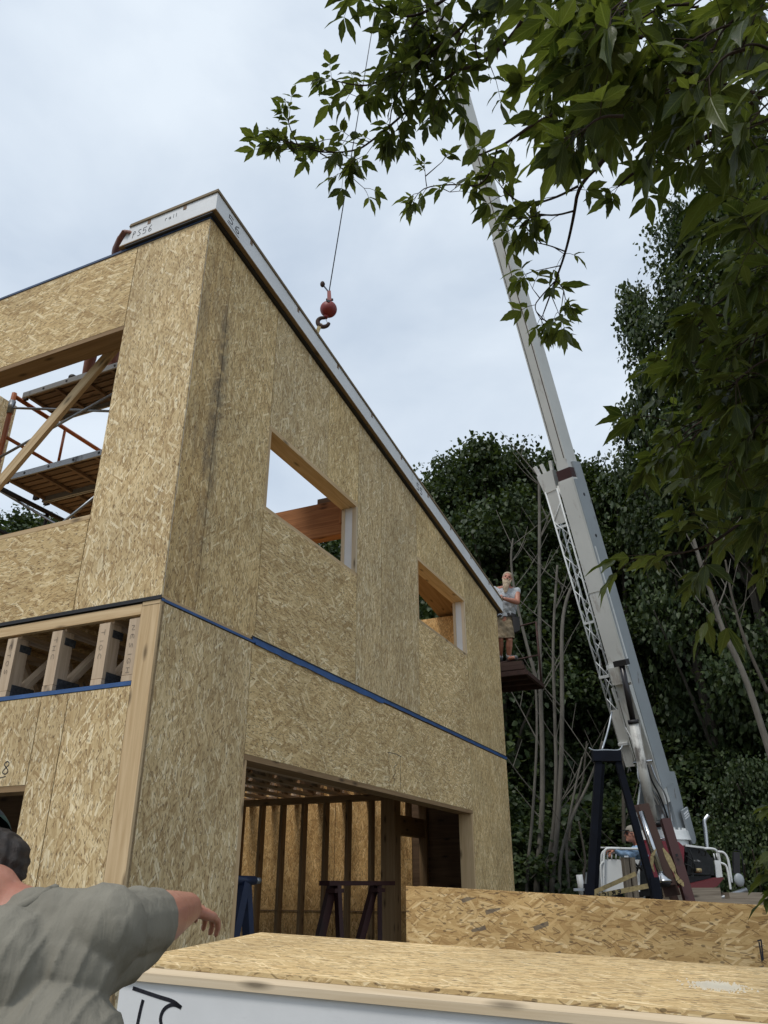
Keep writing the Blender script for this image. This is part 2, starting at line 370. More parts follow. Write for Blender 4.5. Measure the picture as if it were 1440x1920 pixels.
M['skin_silhouette'] = skin_mat('brown skin darkened in silhouette', (.23, .10, .065))  # brown skin darkened as if seen against the bright sky
M['hair'] = simple('dark brown hair', (.022, .014, .010), .5, var=.5, sc=60, bump=.8)
M['beard'] = simple('grey blond beard', (.42, .33, .23), .8, var=.35, sc=50, bump=.8)
M['hairgrey'] = simple('greying blond hair', (.36, .27, .19), .8, var=.35, sc=50, bump=.8)
def cloth(name, c, sc=9, var=.12, weave=350, dust=0):
    t = NT(name); v = t.n('ShaderNodeTexCoord').outputs['Object']
    cc = t.ramp(t.noise(v, sc, 4, .6), [(.3, tuple(x * (1 - var) for x in c)), (.7, tuple(x * (1 + var) for x in c))])
    if dust:
        vo = t.n('ShaderNodeTexVoronoi'); t.l(v, vo.inputs['Vector']); vo.inputs['Scale'].default_value = 120
        sp = t.n('ShaderNodeSeparateColor'); t.l(vo.outputs['Color'], sp.inputs[0])
        d = t.math('MULTIPLY', t.math('LESS_THAN', vo.outputs['Distance'], .16), t.math('GREATER_THAN', t.math('MULTIPLY', sp.outputs[0], t.ramp(t.noise(v, 6, 2), [(.45, .3), (.65, 1.)])), .80))
        cc = t.mix(d, cc, (.75, .72, .66, 1))
    t.l(cc, t.p.inputs['Base Color']); t.p.inputs['Roughness'].default_value = .9; t.p.inputs['Specular IOR Level'].default_value = .15
    fold = t.noise(t.mapping(v, (46, 30, 7)), 1.0, 3, .5, dist=.4)
    h = t.math('ADD', t.math('ADD', t.math('MULTIPLY', t.noise(v, 22, 4, .55), .6), t.math('MULTIPLY', fold, 1.3)), t.math('MULTIPLY', t.noise(v, weave, 1), .06))
    t.bump(h, .38, .010); return t.m
M['shirt_olive'] = cloth('olive grey cotton', (.215, .20, .162), dust=1)
M['shirt_grey'] = cloth('light grey cotton', (.40, .42, .44), sc=40, var=.35)
M['khaki'] = cloth('khaki cotton', (.20, .155, .10), sc=18, var=.35)
M['denimblue'] = cloth('light blue denim', (.22, .33, .48), sc=12, var=.3)
M['jeans'] = cloth('dark trousers', (.035, .045, .06))
M['leather'] = simple('black tool belt leather', (.018, .014, .012), .6)
M['shoe'] = simple('grey work shoe', (.10, .10, .11), .7, var=.5, sc=30)
M['sock'] = simple('white sock', (.6, .6, .6), .9)
M['cap'] = simple('khaki cap cloth', (.24, .22, .18), .9)
def plaid():
    t = NT('green plaid cloth'); v = t.n('ShaderNodeTexCoord').outputs['Object']
    sp = t.n('ShaderNodeSeparateXYZ'); t.l(v, sp.inputs[0])
    a = t.math('GREATER_THAN', t.math('SINE', t.math('MULTIPLY', sp.outputs[2], 190.0)), .35)
    b = t.math('GREATER_THAN', t.math('SINE', t.math('MULTIPLY', sp.outputs[0], 150.0)), .45)
    c = t.mix(a, (.008, .035, .025), (.006, .012, .014)); c = t.mix(t.math('MULTIPLY', b, .5), c, (.01, .03, .05, 1))
    t.l(c, t.p.inputs['Base Color']); t.p.inputs['Roughness'].default_value = .9; return t.m
M['plaid'] = plaid()
M['glass'] = simple('dark lens', (.01, .008, .012), .1)
def bark(name, c0, c1):
    t = NT(name); v = t.n('ShaderNodeTexCoord').outputs['Object']
    f = t.noise(t.mapping(v, (9, 9, 1.5)), 1.5, 5, .7); t.l(t.ramp(f, [(.3, c0), (.7, c1)]), t.p.inputs['Base Color']); t.p.inputs['Roughness'].default_value = .9; t.p.inputs['Specular IOR Level'].default_value = .1
    t.bump(f, .6, .02); return t.m
M['bark'] = bark('grey bark', (.05, .045, .038), (.12, .105, .085))
M['bark_pale'] = bark('pale grey bark', (.085, .078, .066), (.185, .17, .145))
M['bark_dark'] = bark('dark twig bark', (.028, .02, .018), (.075, .055, .045))
M['leaf_bg'] = leafmat('forest leaves', (.026, .048, .019), (.088, .118, .044), .33)
M['leaf_bg2'] = leafmat('forest leaves yellow green', (.030, .055, .018), (.085, .12, .035), .32)
M['leaf_near'] = leafmat('near tree leaves', (.036, .056, .015), (.14, .17, .045), .46, .42, True)
M['ground'] = simple('bare earth and grass', (.11, .095, .055), .95, var=.45, sc=1.2, bump=.5)
M['sawdust'] = simple('pale sawdust', (.66, .61, .50), .95)

# ------------------------------------------------------------------ ground
g = MB(); N = 40; S = 900.0
def gz(x, y):
    r = math.hypot(x, y - 10)
    return 0.03 * math.sin(x * .9) * math.cos(y * .7) * min(1, r / 40) + (max(0, r - 30)) * .012
xs = [math.copysign(abs(i / N) ** 2.2 * S, i) for i in range(-N, N + 1)]
for i in range(2 * N):
    for j in range(2 * N):
        q = [(xs[i], xs[j]), (xs[i + 1], xs[j]), (xs[i + 1], xs[j + 1]), (xs[i], xs[j + 1])]
        g.poly([(x, y + 8, gz(x, y + 8) - .002) for x, y in q], [(x, y) for x, y in q])
tag(g.build('ground', M['ground'], smooth=True), kind='structure')

# ------------------------------------------------------------------ stroke writing
GL = {'1': [[(.5, 0), (.5, 1)]], '5': [[(.9, 1), (.15, .98)], [(.15, .98), (.12, .55)], [(.12, .55), (.6, .64), (.88, .35), (.6, .03), (.05, .05)]],
      '6': [[(.8, 1), (.35, .75), (.12, .3), (.35, 0), (.75, .08), (.85, .35), (.5, .5), (.2, .3)]],
      '8': [[(.5, .52), (.15, .75), (.5, 1), (.85, .75), (.5, .52), (.1, .22), (.5, 0), (.88, .22), (.5, .52)]],
      'P': [[(.2, 0), (.25, 1), (.7, .95), (.8, .7), (.25, .5)]], 'S': [[(.85, .9), (.5, 1), (.15, .78), (.5, .52), (.82, .25), (.5, 0), (.1, .1)]],
      'K': [[(.15, 0), (.15, 1)], [(.85, 1), (.15, .45), (.85, 0)]], 'U': [[(.15, 1), (.15, .2), (.5, 0), (.85, .2), (.85, 1)]],
      'B': [[(.15, 0), (.15, 1), (.7, .95), (.7, .55), (.15, .52), (.8, .45), (.8, .05), (.15, 0)]], 'O': [[(.5, 0), (.12, .3), (.12, .7), (.5, 1), (.88, .7), (.88, .3), (.5, 0)]],
      'T': [[(.5, 0), (.5, 1)], [(.05, 1), (.95, 1)]], 'A': [[(.08, 0), (.5, 1), (.92, 0)], [(.25, .38), (.75, .38)]],
      'E': [[(.85, 0), (.15, 0), (.15, 1), (.85, 1)], [(.15, .5), (.7, .5)]], 'R': [[(.15, 0), (.15, 1), (.75, .95), (.75, .55), (.15, .5), (.85, 0)]],
      'I': [[(.5, 0), (.5, 1)]], 'C': [[(.85, .85), (.5, 1), (.12, .65), (.12, .35), (.5, 0), (.85, .15)]], 'W': [[(0, 1), (.28, 0), (.5, .7), (.72, 0), (1, 1)]],
      'r': [[(.2, 0), (.2, .7), (.7, .6)]], 'a': [[(.8, .6), (.3, .6), (.15, .2), (.5, 0), (.8, .5), (.8, 0)]], 'l': [[(.5, 0), (.5, 1)]], 'n': [[(.15, 0), (.2, .6), (.6, .6), (.75, 0)]],
      'G': [[(.85, .85), (.5, 1), (.12, .65), (.12, .35), (.5, 0), (.85, .2), (.85, .45), (.55, .45)]], 'V': [[(.08, 1), (.5, 0), (.92, 1)]], 'H': [[(.15, 0), (.15, 1)], [(.85, 0), (.85, 1)], [(.15, .5), (.85, .5)]], 'N': [[(.15, 0), (.15, 1), (.85, 0), (.85, 1)]], 'L': [[(.2, 1), (.2, 0), (.8, 0)]], '_': [[(0, -.12), (1, -.05)]], ' ': [], '-': [[(.2, .5), (.8, .5)]]}
def strokes(mb, lines, o, ux, uy, nrm, wid, th=.0015):
    o = Vector(o); ux = Vector(ux); uy = Vector(uy); nrm = Vector(nrm).normalized()
    for ln in lines:
        pts = [o + ux * p[0] + uy * p[1] + nrm * th for p in ln]
        if len(pts) > 2:                        # round the corners
            for _ in range(2):
                q = [pts[0]]
                for a, b in zip(pts[:-1], pts[1:]): q += [a.lerp(b, .25), a.lerp(b, .75)]
                pts = q + [pts[-1]]
        for a, b in zip(pts[:-1], pts[1:]):
            d = (b - a)
            if d.length < 1e-6: continue
            d.normalize(); s_ = nrm.cross(d) * wid / 2; e_ = d * wid * .2
            mb.poly([a - s_ - e_, b - s_ + e_, b + s_ + e_, a + s_ - e_])
def write(text, o, ux, uy, nrm, wid, gap=1.25):
    mb = MB(); x = 0
    for ch in text:
        strokes(mb, [[(p[0] + x, p[1]) for p in ln] for ln in GL[ch]], o, ux, uy, nrm, wid); x += gap if ch not in '1Il' else gap * .75
    return mb

# ------------------------------------------------------------------ the house
H = bpy.data.objects.new('house', None); COL.objects.link(H); H.matrix_world = HM
tag(H, 'two-storey timber house under construction, sheathed in bare strand board', 'house')
TH_W = .165
FZ = Zc(1.66)      # top of the subfloor / foot of the upper wall
def rt(s): return Zc(4.87) - .1436 * s      # top of the right wall at s
def skin_r(s0, s1, zb, zt, m, name='wall_panel', y0=0.0, foam=True, label=None, g=.0036, zb1=None):
    # panel of the right-hand wall, zb flat, zt a function or value
    f = zt if callable(zt) else (lambda s: zt)
    a, b = s0 + g, s1 - g
    mb = MB()
    for (ya, yb) in ((y0, y0 + .012), (y0 + TH_W - .012, y0 + TH_W)):
        mb.hexa([(a, ya, zb), (b, ya, zb), (b, yb, zb), (a, yb, zb)], [(a, ya, f(a) - g), (b, ya, f(b) - g), (b, yb, f(b) - g), (a, yb, f(a) - g)])
    o = mb.build(name, m, H)
    if label: o['label'] = label
    if foam:
        fm = MB(); ya, yb = y0 + .0125, y0 + TH_W - .0125; e = .004
        fm.hexa([(a + e, ya, zb + e), (b - e, ya, zb + e), (b - e, yb, zb + e), (a + e, yb, zb + e)], [(a + e, ya, f(a) - e), (b - e, ya, f(b) - e), (b - e, yb, f(b) - e), (a + e, yb, f(a) - e)])
        fm.build('foam_core', M['foam'], o)
    return o
def skin_l(t0, t1, z0, z1, m, x0=0.0, foam=True, label=None, g=.0036):
    mb = MB()
    for (xa, xb) in ((x0, x0 + .012), (x0 + TH_W - .012, x0 + TH_W)): mb.box(xa, xb, t0 + g, t1 - g, z0, z1 - g)
    o = mb.build('wall_panel', m, H)
    if label: o['label'] = label
    if foam:
        fm = MB(); fm.box(x0 + .0125, x0 + TH_W - .0125, t0 + .005, t1 - .005, z0 + .004, z1 - .005); fm.build('foam_core', M['foam'], o)
    return o
W1 = (1.05, 2.71, Zc(2.725), Zc(3.505)); W2 = (4.27, 5.95, Zc(2.73), Zc(3.525)); HL = 7.45
skin_r(.013, .34, FZ, rt, M['osb_w'], label='narrow browned corner strip of strand board with dark stain')
skin_r(.34, W1[0], FZ, rt, M['osb_v3'])
skin_r(W1[0], W1[1], FZ, W1[2], M['osb_h'])
skin_r(W1[0], 2.05, W1[3], rt, M['osb_v'])
skin_r(2.05, W1[1], W1[3], rt, M['osb_v2'])
skin_r(W1[1], 3.27, FZ, rt, M['osb_v']); skin_r(3.27, W2[0], FZ, rt, M['osb_v'])
skin_r(W2[0], W2[1], FZ, W2[2], M['osb_h'])
skin_r(W2[0], W2[1], W2[3], rt, M['osb_v2'])
skin_r(W2[1], HL, FZ, rt, M['osb_v2'])
GO = (1.03, 5.88, Zc(.838))
skin_r(.013, GO[0], 0.02, Zc(1.62), M['osb_v'], foam=True)
hp = skin_r(GO[0], GO[1], GO[2], Zc(1.62), M['osb_h'], label='long strand board panel over the garage opening')
skin_r(GO[1], HL, 0.02, Zc(1.62), M['osb_v2'])
def lum(name, b, m='lumber', parent=None, bevel=.002):
    mb = MB(); x0, x1, y0, y1, z0, z1 = b
    dx, dy, dz = x1 - x0, y1 - y0, z1 - z0
    c = Vector(((x0 + x1) / 2, (y0 + y1) / 2, (z0 + z1) / 2))
    L = max(dx, dy, dz)
    if L == dx: mb.bar((x0, c.y, c.z), (x1, c.y, c.z), dy, dz)
    elif L == dy: mb.bar((c.x, y0, c.z), (c.x, y1, c.z), dx, dz)
    else: mb.bar((c.x, c.y, z0), (c.x, c.y, z1), dx, dy, up=(0, 1, 0))
    return mb.build(name, M[m], parent or H, bevel=bevel)
# window frames of the right wall: window > sill, head, jamb
for (s0, s1, z0, z1) in (W1, W2):
    wroot = bpy.data.objects.new('window', None); COL.objects.link(wroot); wroot.parent = H; wroot.location = ((s0 + s1) / 2, .08, z0)
    wroot['label'] = 'unglazed window opening framed in raw lumber'
    def wl(nm, b, m): 
        o = lum(nm, b, m, wroot); o.matrix_parent_inverse = Matrix.Translation(-Vector(wroot.location)); return o
    wl('sill', (s0, s1, .003, TH_W - .002, z0 - .002, z0 + .032), 'lumber')
    wl('head', (s0, s1, .001, TH_W + .01, z1 - .042, z1 + .002), 'lumber')
    wl('jamb', (s0, s0 + .035, .003, TH_W - .002, z0 + .032, z1 - .042), 'lumber')
    wl('jamb', (s1 - .036, s1, .001, .045, z0 + .032, z1 - .042), 'lumber_pale')
    wl('jamb', (s1 - .036, s1, .128, TH_W, z0 + .032, z1 - .042), 'lumber_pale')
    fm = MB(); fm.box(s1 - .030, s1, .046, .127, z0 + .032, z1 - .042); o = fm.build('foam_core', M['foam'], wroot); o.matrix_parent_inverse = Matrix.Translation(-Vector(wroot.location))
# garage opening trim
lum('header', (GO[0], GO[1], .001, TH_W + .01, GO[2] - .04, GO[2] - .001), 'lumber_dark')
lum('door_jamb', (GO[1] - .04, GO[1] - .001, .002, TH_W, .02, GO[2] - .041), 'lumber')
lum('door_jamb', (GO[0] + .001, GO[0] + .04, .002, TH_W, .02, GO[2] - .041), 'lumber')
# left wall, lower storey
skin_l(.147, .64, .02, Zc(1.105), M['osb_v']); skin_l(.64, .87, .02, Zc(1.105), M['osb_v'])
p18 = skin_l(.87, 2.6, Zc(.567), Zc(1.105), M['osb_v'], label='strand board panel marked 18 above dark doorway')
skin_l(2.6, 7, .02, Zc(1.105), M['osb_v'])
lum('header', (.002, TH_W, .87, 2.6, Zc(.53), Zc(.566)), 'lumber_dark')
lum('corner_post', (-.003, .036, .0, .145, .02, Zc(1.605)), 'lumber')['label'] = 'tall pale corner post with knots'
lum('corner_post', (.038, .16, .02, .145, .02, Zc(1.55)), 'lumber_dark')
lum('top_plate', (.002, .16, .148, 7, Zc(1.067), Zc(1.103)), 'lumber')
mb = MB(); mb.box(-.004, .14, .147, 7, Zc(1.106), Zc(1.132)); mb.build('seal_strip', M['blue'], H)
lum('rim_board', (-.002, .035, .147, 7, Zc(1.553), Zc(1.622)), 'lumber')
lum('rim_block', (-.006, .04, .0, .14, Zc(1.606), Zc(1.63)), 'lumber')
mb = MB(); mb.box(-.012, .03, -.004, 7, Zc(1.633), Zc(1.645)); mb.box(-.008, .03, -.002, 7, Zc(1.648), Zc(1.659)); mb.build('membrane_strip', M['black'], H)
# subfloor and seal strips on the right wall
mb = MB(); mb.prism([(.032, .004), (HL - .17, .004), (HL - .17, 1.2), (6.15, 1.2), (6.15, 7), (.032, 7)], Zc(1.632), Zc(1.654)); mb.build('subfloor', M['osb_in'], H)
mb = MB(); mb.box(.0, 1.0, -.003, .003, Zc(1.641), Zc(1.658)); mb.build('subfloor_edge', M['lumber'], H)
mb = MB(); mb.box(.0, 1.05, -.006, -.0005, Zc(1.623), Zc(1.640)); mb.build('seal_strip', M['blue'], H)
rw = random.Random(4)
def wavy(x0, x1, z0, z1, ya, yb, n, amp):
    mb = MB(); xs_ = [x0 + (x1 - x0) * i / n for i in range(n + 1)]; lo = [z0 + rw.uniform(-amp, amp) for _ in xs_]; hi = [z1 + rw.uniform(-amp * .4, amp * .4) for _ in xs_]; yy = [ya - rw.uniform(0, .004) for _ in xs_]
    for i in range(n): mb.poly([(xs_[i], yy[i], lo[i]), (xs_[i + 1], yy[i + 1], lo[i + 1]), (xs_[i + 1], yy[i + 1], hi[i + 1]), (xs_[i], yy[i], hi[i])]); mb.poly([(xs_[i], yb, lo[i]), (xs_[i + 1], yb, lo[i + 1]), (xs_[i + 1], yy[i + 1], lo[i + 1]), (xs_[i], yy[i], lo[i])]); mb.poly([(xs_[i], yy[i], hi[i]), (xs_[i + 1], yy[i + 1], hi[i + 1]), (xs_[i + 1], yb, hi[i + 1]), (xs_[i], yb, hi[i])])
    return mb.build('seal_strip', M['blue'], H)
wavy(1.02, HL + .004, Zc(1.628), Zc(1.666), -.006, -.0005, 60, .0035)
wavy(1.05, 3.3, Zc(1.610), Zc(1.632), -.012, -.0105, 22, .006)
mb = MB(); mb.box(1.0, HL, -.0135, -.0105, Zc(1.662), Zc(1.669)); mb.build('membrane_strip', M['black'], H)
# left wall, upper storey
LT = Zc(4.845)
skin_l(0, .735, FZ, LT, M['osb_v']); skin_l(.735, 3.3, Zc(4.03), LT, M['osb_h']); skin_l(.735, 3.3, FZ, Zc(2.33), M['osb_h']); skin_l(3.3, 7, FZ, LT, M['osb_v'])
lum('header', (.002, TH_W + .02, .737, 3.298, Zc(3.99), Zc(4.029)), 'lumber_dark')
lum('sill', (.002, TH_W - .002, .737, 3.298, Zc(2.331), Zc(2.365)), 'lumber')
lum('top_plate', (.003, TH_W - .003, 0.004, 7, LT, LT + .012), 'lumber')
mb = MB(); mb.box(-.005, TH_W, -.004, 7, LT + .0125, LT + .034); mb.build('seal_strip', M['navy_strip'], H)
# far walls
for t0 in (.165, 1.385, 2.605, 3.825, 5.045):
    t1 = t0 + 1.22
    skin_l(t0, t1, .02, Zc(1.62), M['osb_in'] if t0 > 1 else M['shade_ply'], x0=HL - .165, foam=False)  # first lower panel darkened in colour for the dim end of the garage
    skin_l(t0, t1, FZ, rt(HL) - .02, M['osb_in'], x0=HL - .165, foam=False)
# left return wall seen through the upper opening (upper storey only)
p = ht(32, 762, 4.3)
mb = MB(); mb.box(.17, p.x, 4.3, 4.46, FZ, p.z); mb.build('wall_panel', M['osb_v'], H)
mb = MB(); mb.box(1.35, 1.40, .85, 3.2, .02, Zc(1.10)); mb.build('added_partition', M['shade_ply'], H)  # added behind the doorway so that it reads as a dark interior
# floor trusses > gusset_plate
def truss(t, writing):
    z0, z1 = Zc(1.134), Zc(1.553) ; x1 = HL - .17
    mb = MB(); w_ = .088
    mb.bar((.0, t, z0 + .019), (x1, t, z0 + .019), w_, .036); mb.bar((.036, t, z1 - .0), (x1, t, z1 - .0), w_, .036)
    mb.bar((.055, t, z0 + .04), (.055, t, z1 - .02), w_, .105, up=(1, 0, 0))
    x = .12; k = 0; st = .62
    while x + st < x1:
        mb.bar((x, t, z0 + .04), (x + st * .5, t, z1 - .02), w_ * .96, .036); mb.bar((x + st * .5, t, z1 - .02), (x + st, t, z0 + .04), w_ * .96, .036); x += st
    mb.bar((x1 - .05, t, z0), (x1 - .05, t, z1), w_, .09, up=(1, 0, 0))
    o = mb.build('floor_truss', M['truss_wood'], H)
    for bx in ((.03, .22, z0 + .004, z0 + .085), (.035, .13, z1 - .11, z1 - .06)):
        pm = MB(); pm.box(bx[0], bx[1], t - w_ / 2 - .002, t + w_ / 2 + .002, bx[2], bx[3]); pm.build('gusset_plate', M['steelplate'], o)
    if writing:
        wm = write(writing, (.002, t + .018, z1 - .06), (0, 0, -.042), (0, -.028, 0), (-1, 0, 0), .0022, 1.35); wm.build('handwriting', M['ink'], o)
ts = [.19] + [.435 + .405 * i for i in range(16)]
for i, t in enumerate(ts): truss(t, ['NESIGH', 'TIOC', 'THC', 'CTOS', None][min(i, 4)])
# partition in the garage, with studs
PS, PT = 6.12, 1.16; zt = Zc(1.11)
pt = bpy.data.objects.new('partition', None); COL.objects.link(pt); pt.parent = H; pt.location = (PS, PT, 0); pt['label'] = 'open stud partition inside the garage'
def pl(nm, b, m='lumber_dark'):
    o = lum(nm, b, m, pt); o.matrix_parent_inverse = Matrix.Translation(-Vector(pt.location)); return o
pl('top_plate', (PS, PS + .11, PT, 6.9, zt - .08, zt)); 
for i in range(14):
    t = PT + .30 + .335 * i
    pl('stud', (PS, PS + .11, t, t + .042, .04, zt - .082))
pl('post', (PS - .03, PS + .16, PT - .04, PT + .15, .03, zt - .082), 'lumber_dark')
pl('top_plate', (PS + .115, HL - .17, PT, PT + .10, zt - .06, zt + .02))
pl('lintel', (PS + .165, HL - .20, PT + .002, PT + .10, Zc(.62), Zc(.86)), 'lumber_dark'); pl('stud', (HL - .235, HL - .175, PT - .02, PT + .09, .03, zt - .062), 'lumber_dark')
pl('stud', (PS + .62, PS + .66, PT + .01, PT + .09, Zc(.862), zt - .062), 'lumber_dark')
# horizontal seam board on the far wall
p_ = hs(797, 1600, HL - .17); lum('seam_batten', (HL - .172, HL - .1655, p_.y, p_.y + .012, .03, Zc(1.6)), 'black')
lum('seam_batten', (HL - .178, HL - .1655, 1.3, 6.8, Zc(-.30), Zc(-.285)), 'lumber_dark')
mb = MB(); mb.box(.17, HL - .17, .17, 7, .0, .015); mb.build('floor_slab', M['grey_paint'], H)
# laminated beam and block seen in the first window
bm_ = MB(); bm_.bar((3.02, .18, Zc(3.54)), (3.02, 6.6, Zc(3.54)), .13, .40); bm_.build('beam', M['glulam'], H)
lum('beam_block', (2.93, 2.955, .24, .33, Zc(3.45), Zc(3.82)), 'glulam')
lum('beam_block', (2.96, 3.08, .2, .62, Zc(3.742), Zc(3.80)), 'plyunder')
lum('post', (2.96, 3.1, 4.4, 4.5, FZ, Zc(3.33)), 'lumber')
# diagonal brace in the upper-left opening
p0 = hs(226, 640, .26); p1 = hs(-8, 915, .26)
mb = MB(); d = (p1 - p0); mb.bar(p0, p0 + d * 1.25, .038, .095, up=(0, 1, 0.5)); mb.build('brace', M['lumber'], H)
# roof panels: 56 at the front, 55 behind
def roof_panel(s0, s1, t0, t1, label):
    o = bpy.data.objects.new('roof_panel', None); COL.objects.link(o); o.parent = H; o['label'] = label; o.location = ((s0 + s1) / 2, (t0 + t1) / 2, rt((s0 + s1) / 2))
    inv = Matrix.Translation(-Vector(o.location))
    def lay(nm, za, zb, m, e=0, parent=o):
        mb = MB(); a, b, c, d_ = s0 - e * (s0 < 1), s1, t0 - e, t1
        f = lambda s, z: rt(s) + z
        sk = lambda z: z * .5
        mb.hexa([(a, c, f(a, za)), (b, c, f(b, za)), (b, d_ - sk(za), f(b, za)), (a, d_ - sk(za), f(a, za))], [(a, c, f(a, zb)), (b, c, f(b, zb)), (b, d_ - sk(zb), f(b, zb)), (a, d_ - sk(zb), f(a, zb))])
        q = mb.build(nm, M[m], parent); q.matrix_parent_inverse = inv; return q
    lay('bottom_skin', .016, .026, 'lumber_dark'); lay('foam_core', .0265, .198, 'foam'); lay('top_skin', .1985, .224, 'edge_brown', .012)
    mb = MB()
    s = s0 + .5
    while s < s1 - .1:
        mb = MB(); mb.hexa(*[[(s - .016, t0 - .003, rt(s) + z), (s + .016, t0 - .003, rt(s) + z), (s + .016, t0 + .01, rt(s) + z), (s - .016, t0 + .01, rt(s) + z)] for z in (.153, .1975)]); s += .80
        q = mb.build('foam_slot', M['plyunder'], o); q.matrix_parent_inverse = inv
    if s0 < 0:
        for t in (.25, .62):
            mb = MB(); mb.box(s0 - .003, s0 + .01, t - .016, t + .016, rt(s0) + .153, rt(s0) + .1975); q = mb.build('foam_slot', M['plyunder'], o); q.matrix_parent_inverse = inv
    return o, inv
SE = -.035; TE = -.072
r56, i56 = roof_panel(SE, 3.98, TE, .93, 'white foam roof panel marked 56 at the front corner')
r55, i55 = roof_panel(3.99, HL + .10, TE, .93, 'white foam roof panel marked 55 on the lower part of the slope')
mb = MB(); a, b = -.03, HL + .05
mb.hexa([(a, -.035, rt(a) + .001), (b, -.035, rt(b) + .001), (b, .16, rt(b) + .001), (a, .16, rt(a) + .001)], [(a, -.035, rt(a) + .015), (b, -.035, rt(b) + .015), (b, .16, rt(b) + .015), (a, .16, rt(a) + .015)])
mb.box(-.03, .16, .16, .86, rt(0) + .004, rt(0) + .015)
mb.build('membrane_strip', M['black'], H)
sl = Vector((1, 0, -.1436)).normalized()
def hw(text, o, ux, uy, n, wd, parent, inv=None, gap=1.25, name='handwriting'):
    q = write(text, o, ux, uy, n, wd, gap).build(name, M['ink'], parent)
    if inv is not None: q.matrix_parent_inverse = inv
    return q
hw('56', (.13, TE, rt(.13) + .075), (.075, 0, -.012), (0.0, 0, .075), (0, -1, 0), .008, r56, i56, 1.2)
mb = MB(); strokes(mb, [[(0, 0), (1, 0)]], (.12, TE, rt(.12) + .055), (.17, 0, -.03), (0, 0, 1), (0, -1, 0), .005); q = mb.build('handwriting', M['ink'], r56); q.matrix_parent_inverse = i56
hw('55', (4.12, TE, rt(4.12) + .055), (.085, 0, -.012), (0, 0, .085), (0, -1, 0), .010, r55, i55, 1.2)
hw('PS56', (SE, .79, rt(0) + .065), (0, -.045, 0), (0, 0, .07), (-1, 0, 0), .005, r56, i56)
hw('rall', (SE, .45, rt(0) + .115), (0, -.03, 0), (0, 0, .04), (-1, 0, 0), .004, r56, i56)
q = hw('18', (0.0, 1.17, Zc(.635)), (0, -.075, 0), (0, 0, .085), (-1, 0, 0), .006, p18)
mb = MB(); strokes(mb, [[(0, 0), (1, .02)]], (0, 1.20, Zc(.605)), (0, -.15, 0), (0, 0, 1), (-1, 0, 0), .005); mb.build('handwriting', M['ink'], p18)
mb = MB()
for s_ in (3.45, 3.72): strokes(mb, [[(0, 0), (0, 1)]], (s_, 0, GO[2] + .01), (1, 0, 0), (0, 0, .33), (0, -1, 0), .006)
strokes(mb, [[(3.54, .1), (3.6, .3), (3.53, .32), (3.62, .5), (3.56, .62), (3.64, .72)], [(3.42, .98), (3.58, 1.02), (3.74, .99)]], (0, 0, GO[2] + .01), (1, 0, 0), (0, 0, .33), (0, -1, 0), .006); mb.build('handwriting', M['ink'], hp)
#CHUNK2

def thing(name, label, cat, base, frame=None, group=None):
    o = bpy.data.objects.new(name, None); COL.objects.link(o); base = Vector(base)
    o.matrix_world = (frame or Matrix.Identity(4)) @ Matrix.Translation(base); o['_b'] = 0; del o['_b']
    tag(o, label, cat, group); INV[o.name] = Matrix.Translation(-base); return o
INV = {}
def part(root, name, mb, m, parent=None, smooth=False, bevel=0, label=None):
    # geometry is given in the thing's outer frame
    mi = INV[root.name]
    me = mb.mesh(name); me.transform(mi); o = link(name, me, M[m] if isinstance(m, str) else m, parent or root)
    if smooth: me.polygons.foreach_set('use_smooth', [True] * len(me.polygons))
    if bevel:
        md = o.modifiers.new('bevel', 'BEVEL'); md.width = bevel; md.segments = 2; md.limit_method = 'ANGLE'
    if label: o['label'] = label
    return o
def q_tube(root, name, pts, r, m, parent=None, n=8, r1=None):
    mb = MB(); mb.tube(pts, r, n, r1); return part(root, name, mb, m, parent, smooth=True)
def q_bar(root, name, p0, p1, w_, h, m, parent=None, up=(0, 0, 1), bevel=.003, w1=None, h1=None, label=None):
    mb = MB(); mb.bar(p0, p1, w_, h, up, w1, h1); return part(root, name, mb, m, parent, bevel=bevel, label=label)
def arc(pts, k=3):
    pts = [Vector(p) for p in pts]
    for _ in range(k):
        q = [pts[0]]
        for a, b in zip(pts[:-1], pts[1:]): q += [a.lerp(b, .25), a.lerp(b, .75)]
        pts = q + [pts[-1]]
    return pts

# ------------------------------------------------------------------ scaffold inside the house (house frame)
sc = thing('scaffold', 'orange tube scaffold with thin silver braces inside the upper-left opening', 'scaffold', (.6, 2.66, FZ), HM)
T1 = 2.66; s0, s1 = .60, 2.12
zt_ = ht(60, 764, T1).z
for tt in (T1, .50):
    s1 = 2.12 if tt == T1 else 1.45
    fr = q_tube(sc, 'end_frame', [(s0, tt, FZ), (s0, tt, zt_ + .03)], .024, 'orange')
    q_tube(sc, 'leg', [(s1, tt, FZ), (s1, tt, zt_ + .03)], .024, 'orange', fr)
    q_tube(sc, 'rail', [(s0, tt, zt_), (s1, tt, zt_)], .022, 'orange', fr)
    za = ht(45, 839, T1).z
    q_tube(sc, 'rail', [(s0, tt, za), (s1, tt, za)], .018, 'orange', fr)
    xx = min(ht(118, 825, T1).x, s1 - .3)
    q_tube(sc, 'strut', [(xx, tt, za), (xx, tt, zt_)], .014, 'orange', fr)
    q_tube(sc, 'rail', [(s0, tt, Zc(3.31)), (s1, tt, Zc(3.31))], .024, 'black', fr)
    q_tube(sc, 'rail', [(s0, tt, Zc(2.92)), (s1, tt, Zc(2.92))], .02, 'black', fr)
    q_tube(sc, 'strut', [(1.25, tt, Zc(2.92)), (1.25, tt, Zc(3.31))], .016, 'black', fr)
    q_tube(sc, 'coupler', [(s0, tt, zt_ - .2), (s0, tt, zt_ - .06)], .031, 'galv', fr)
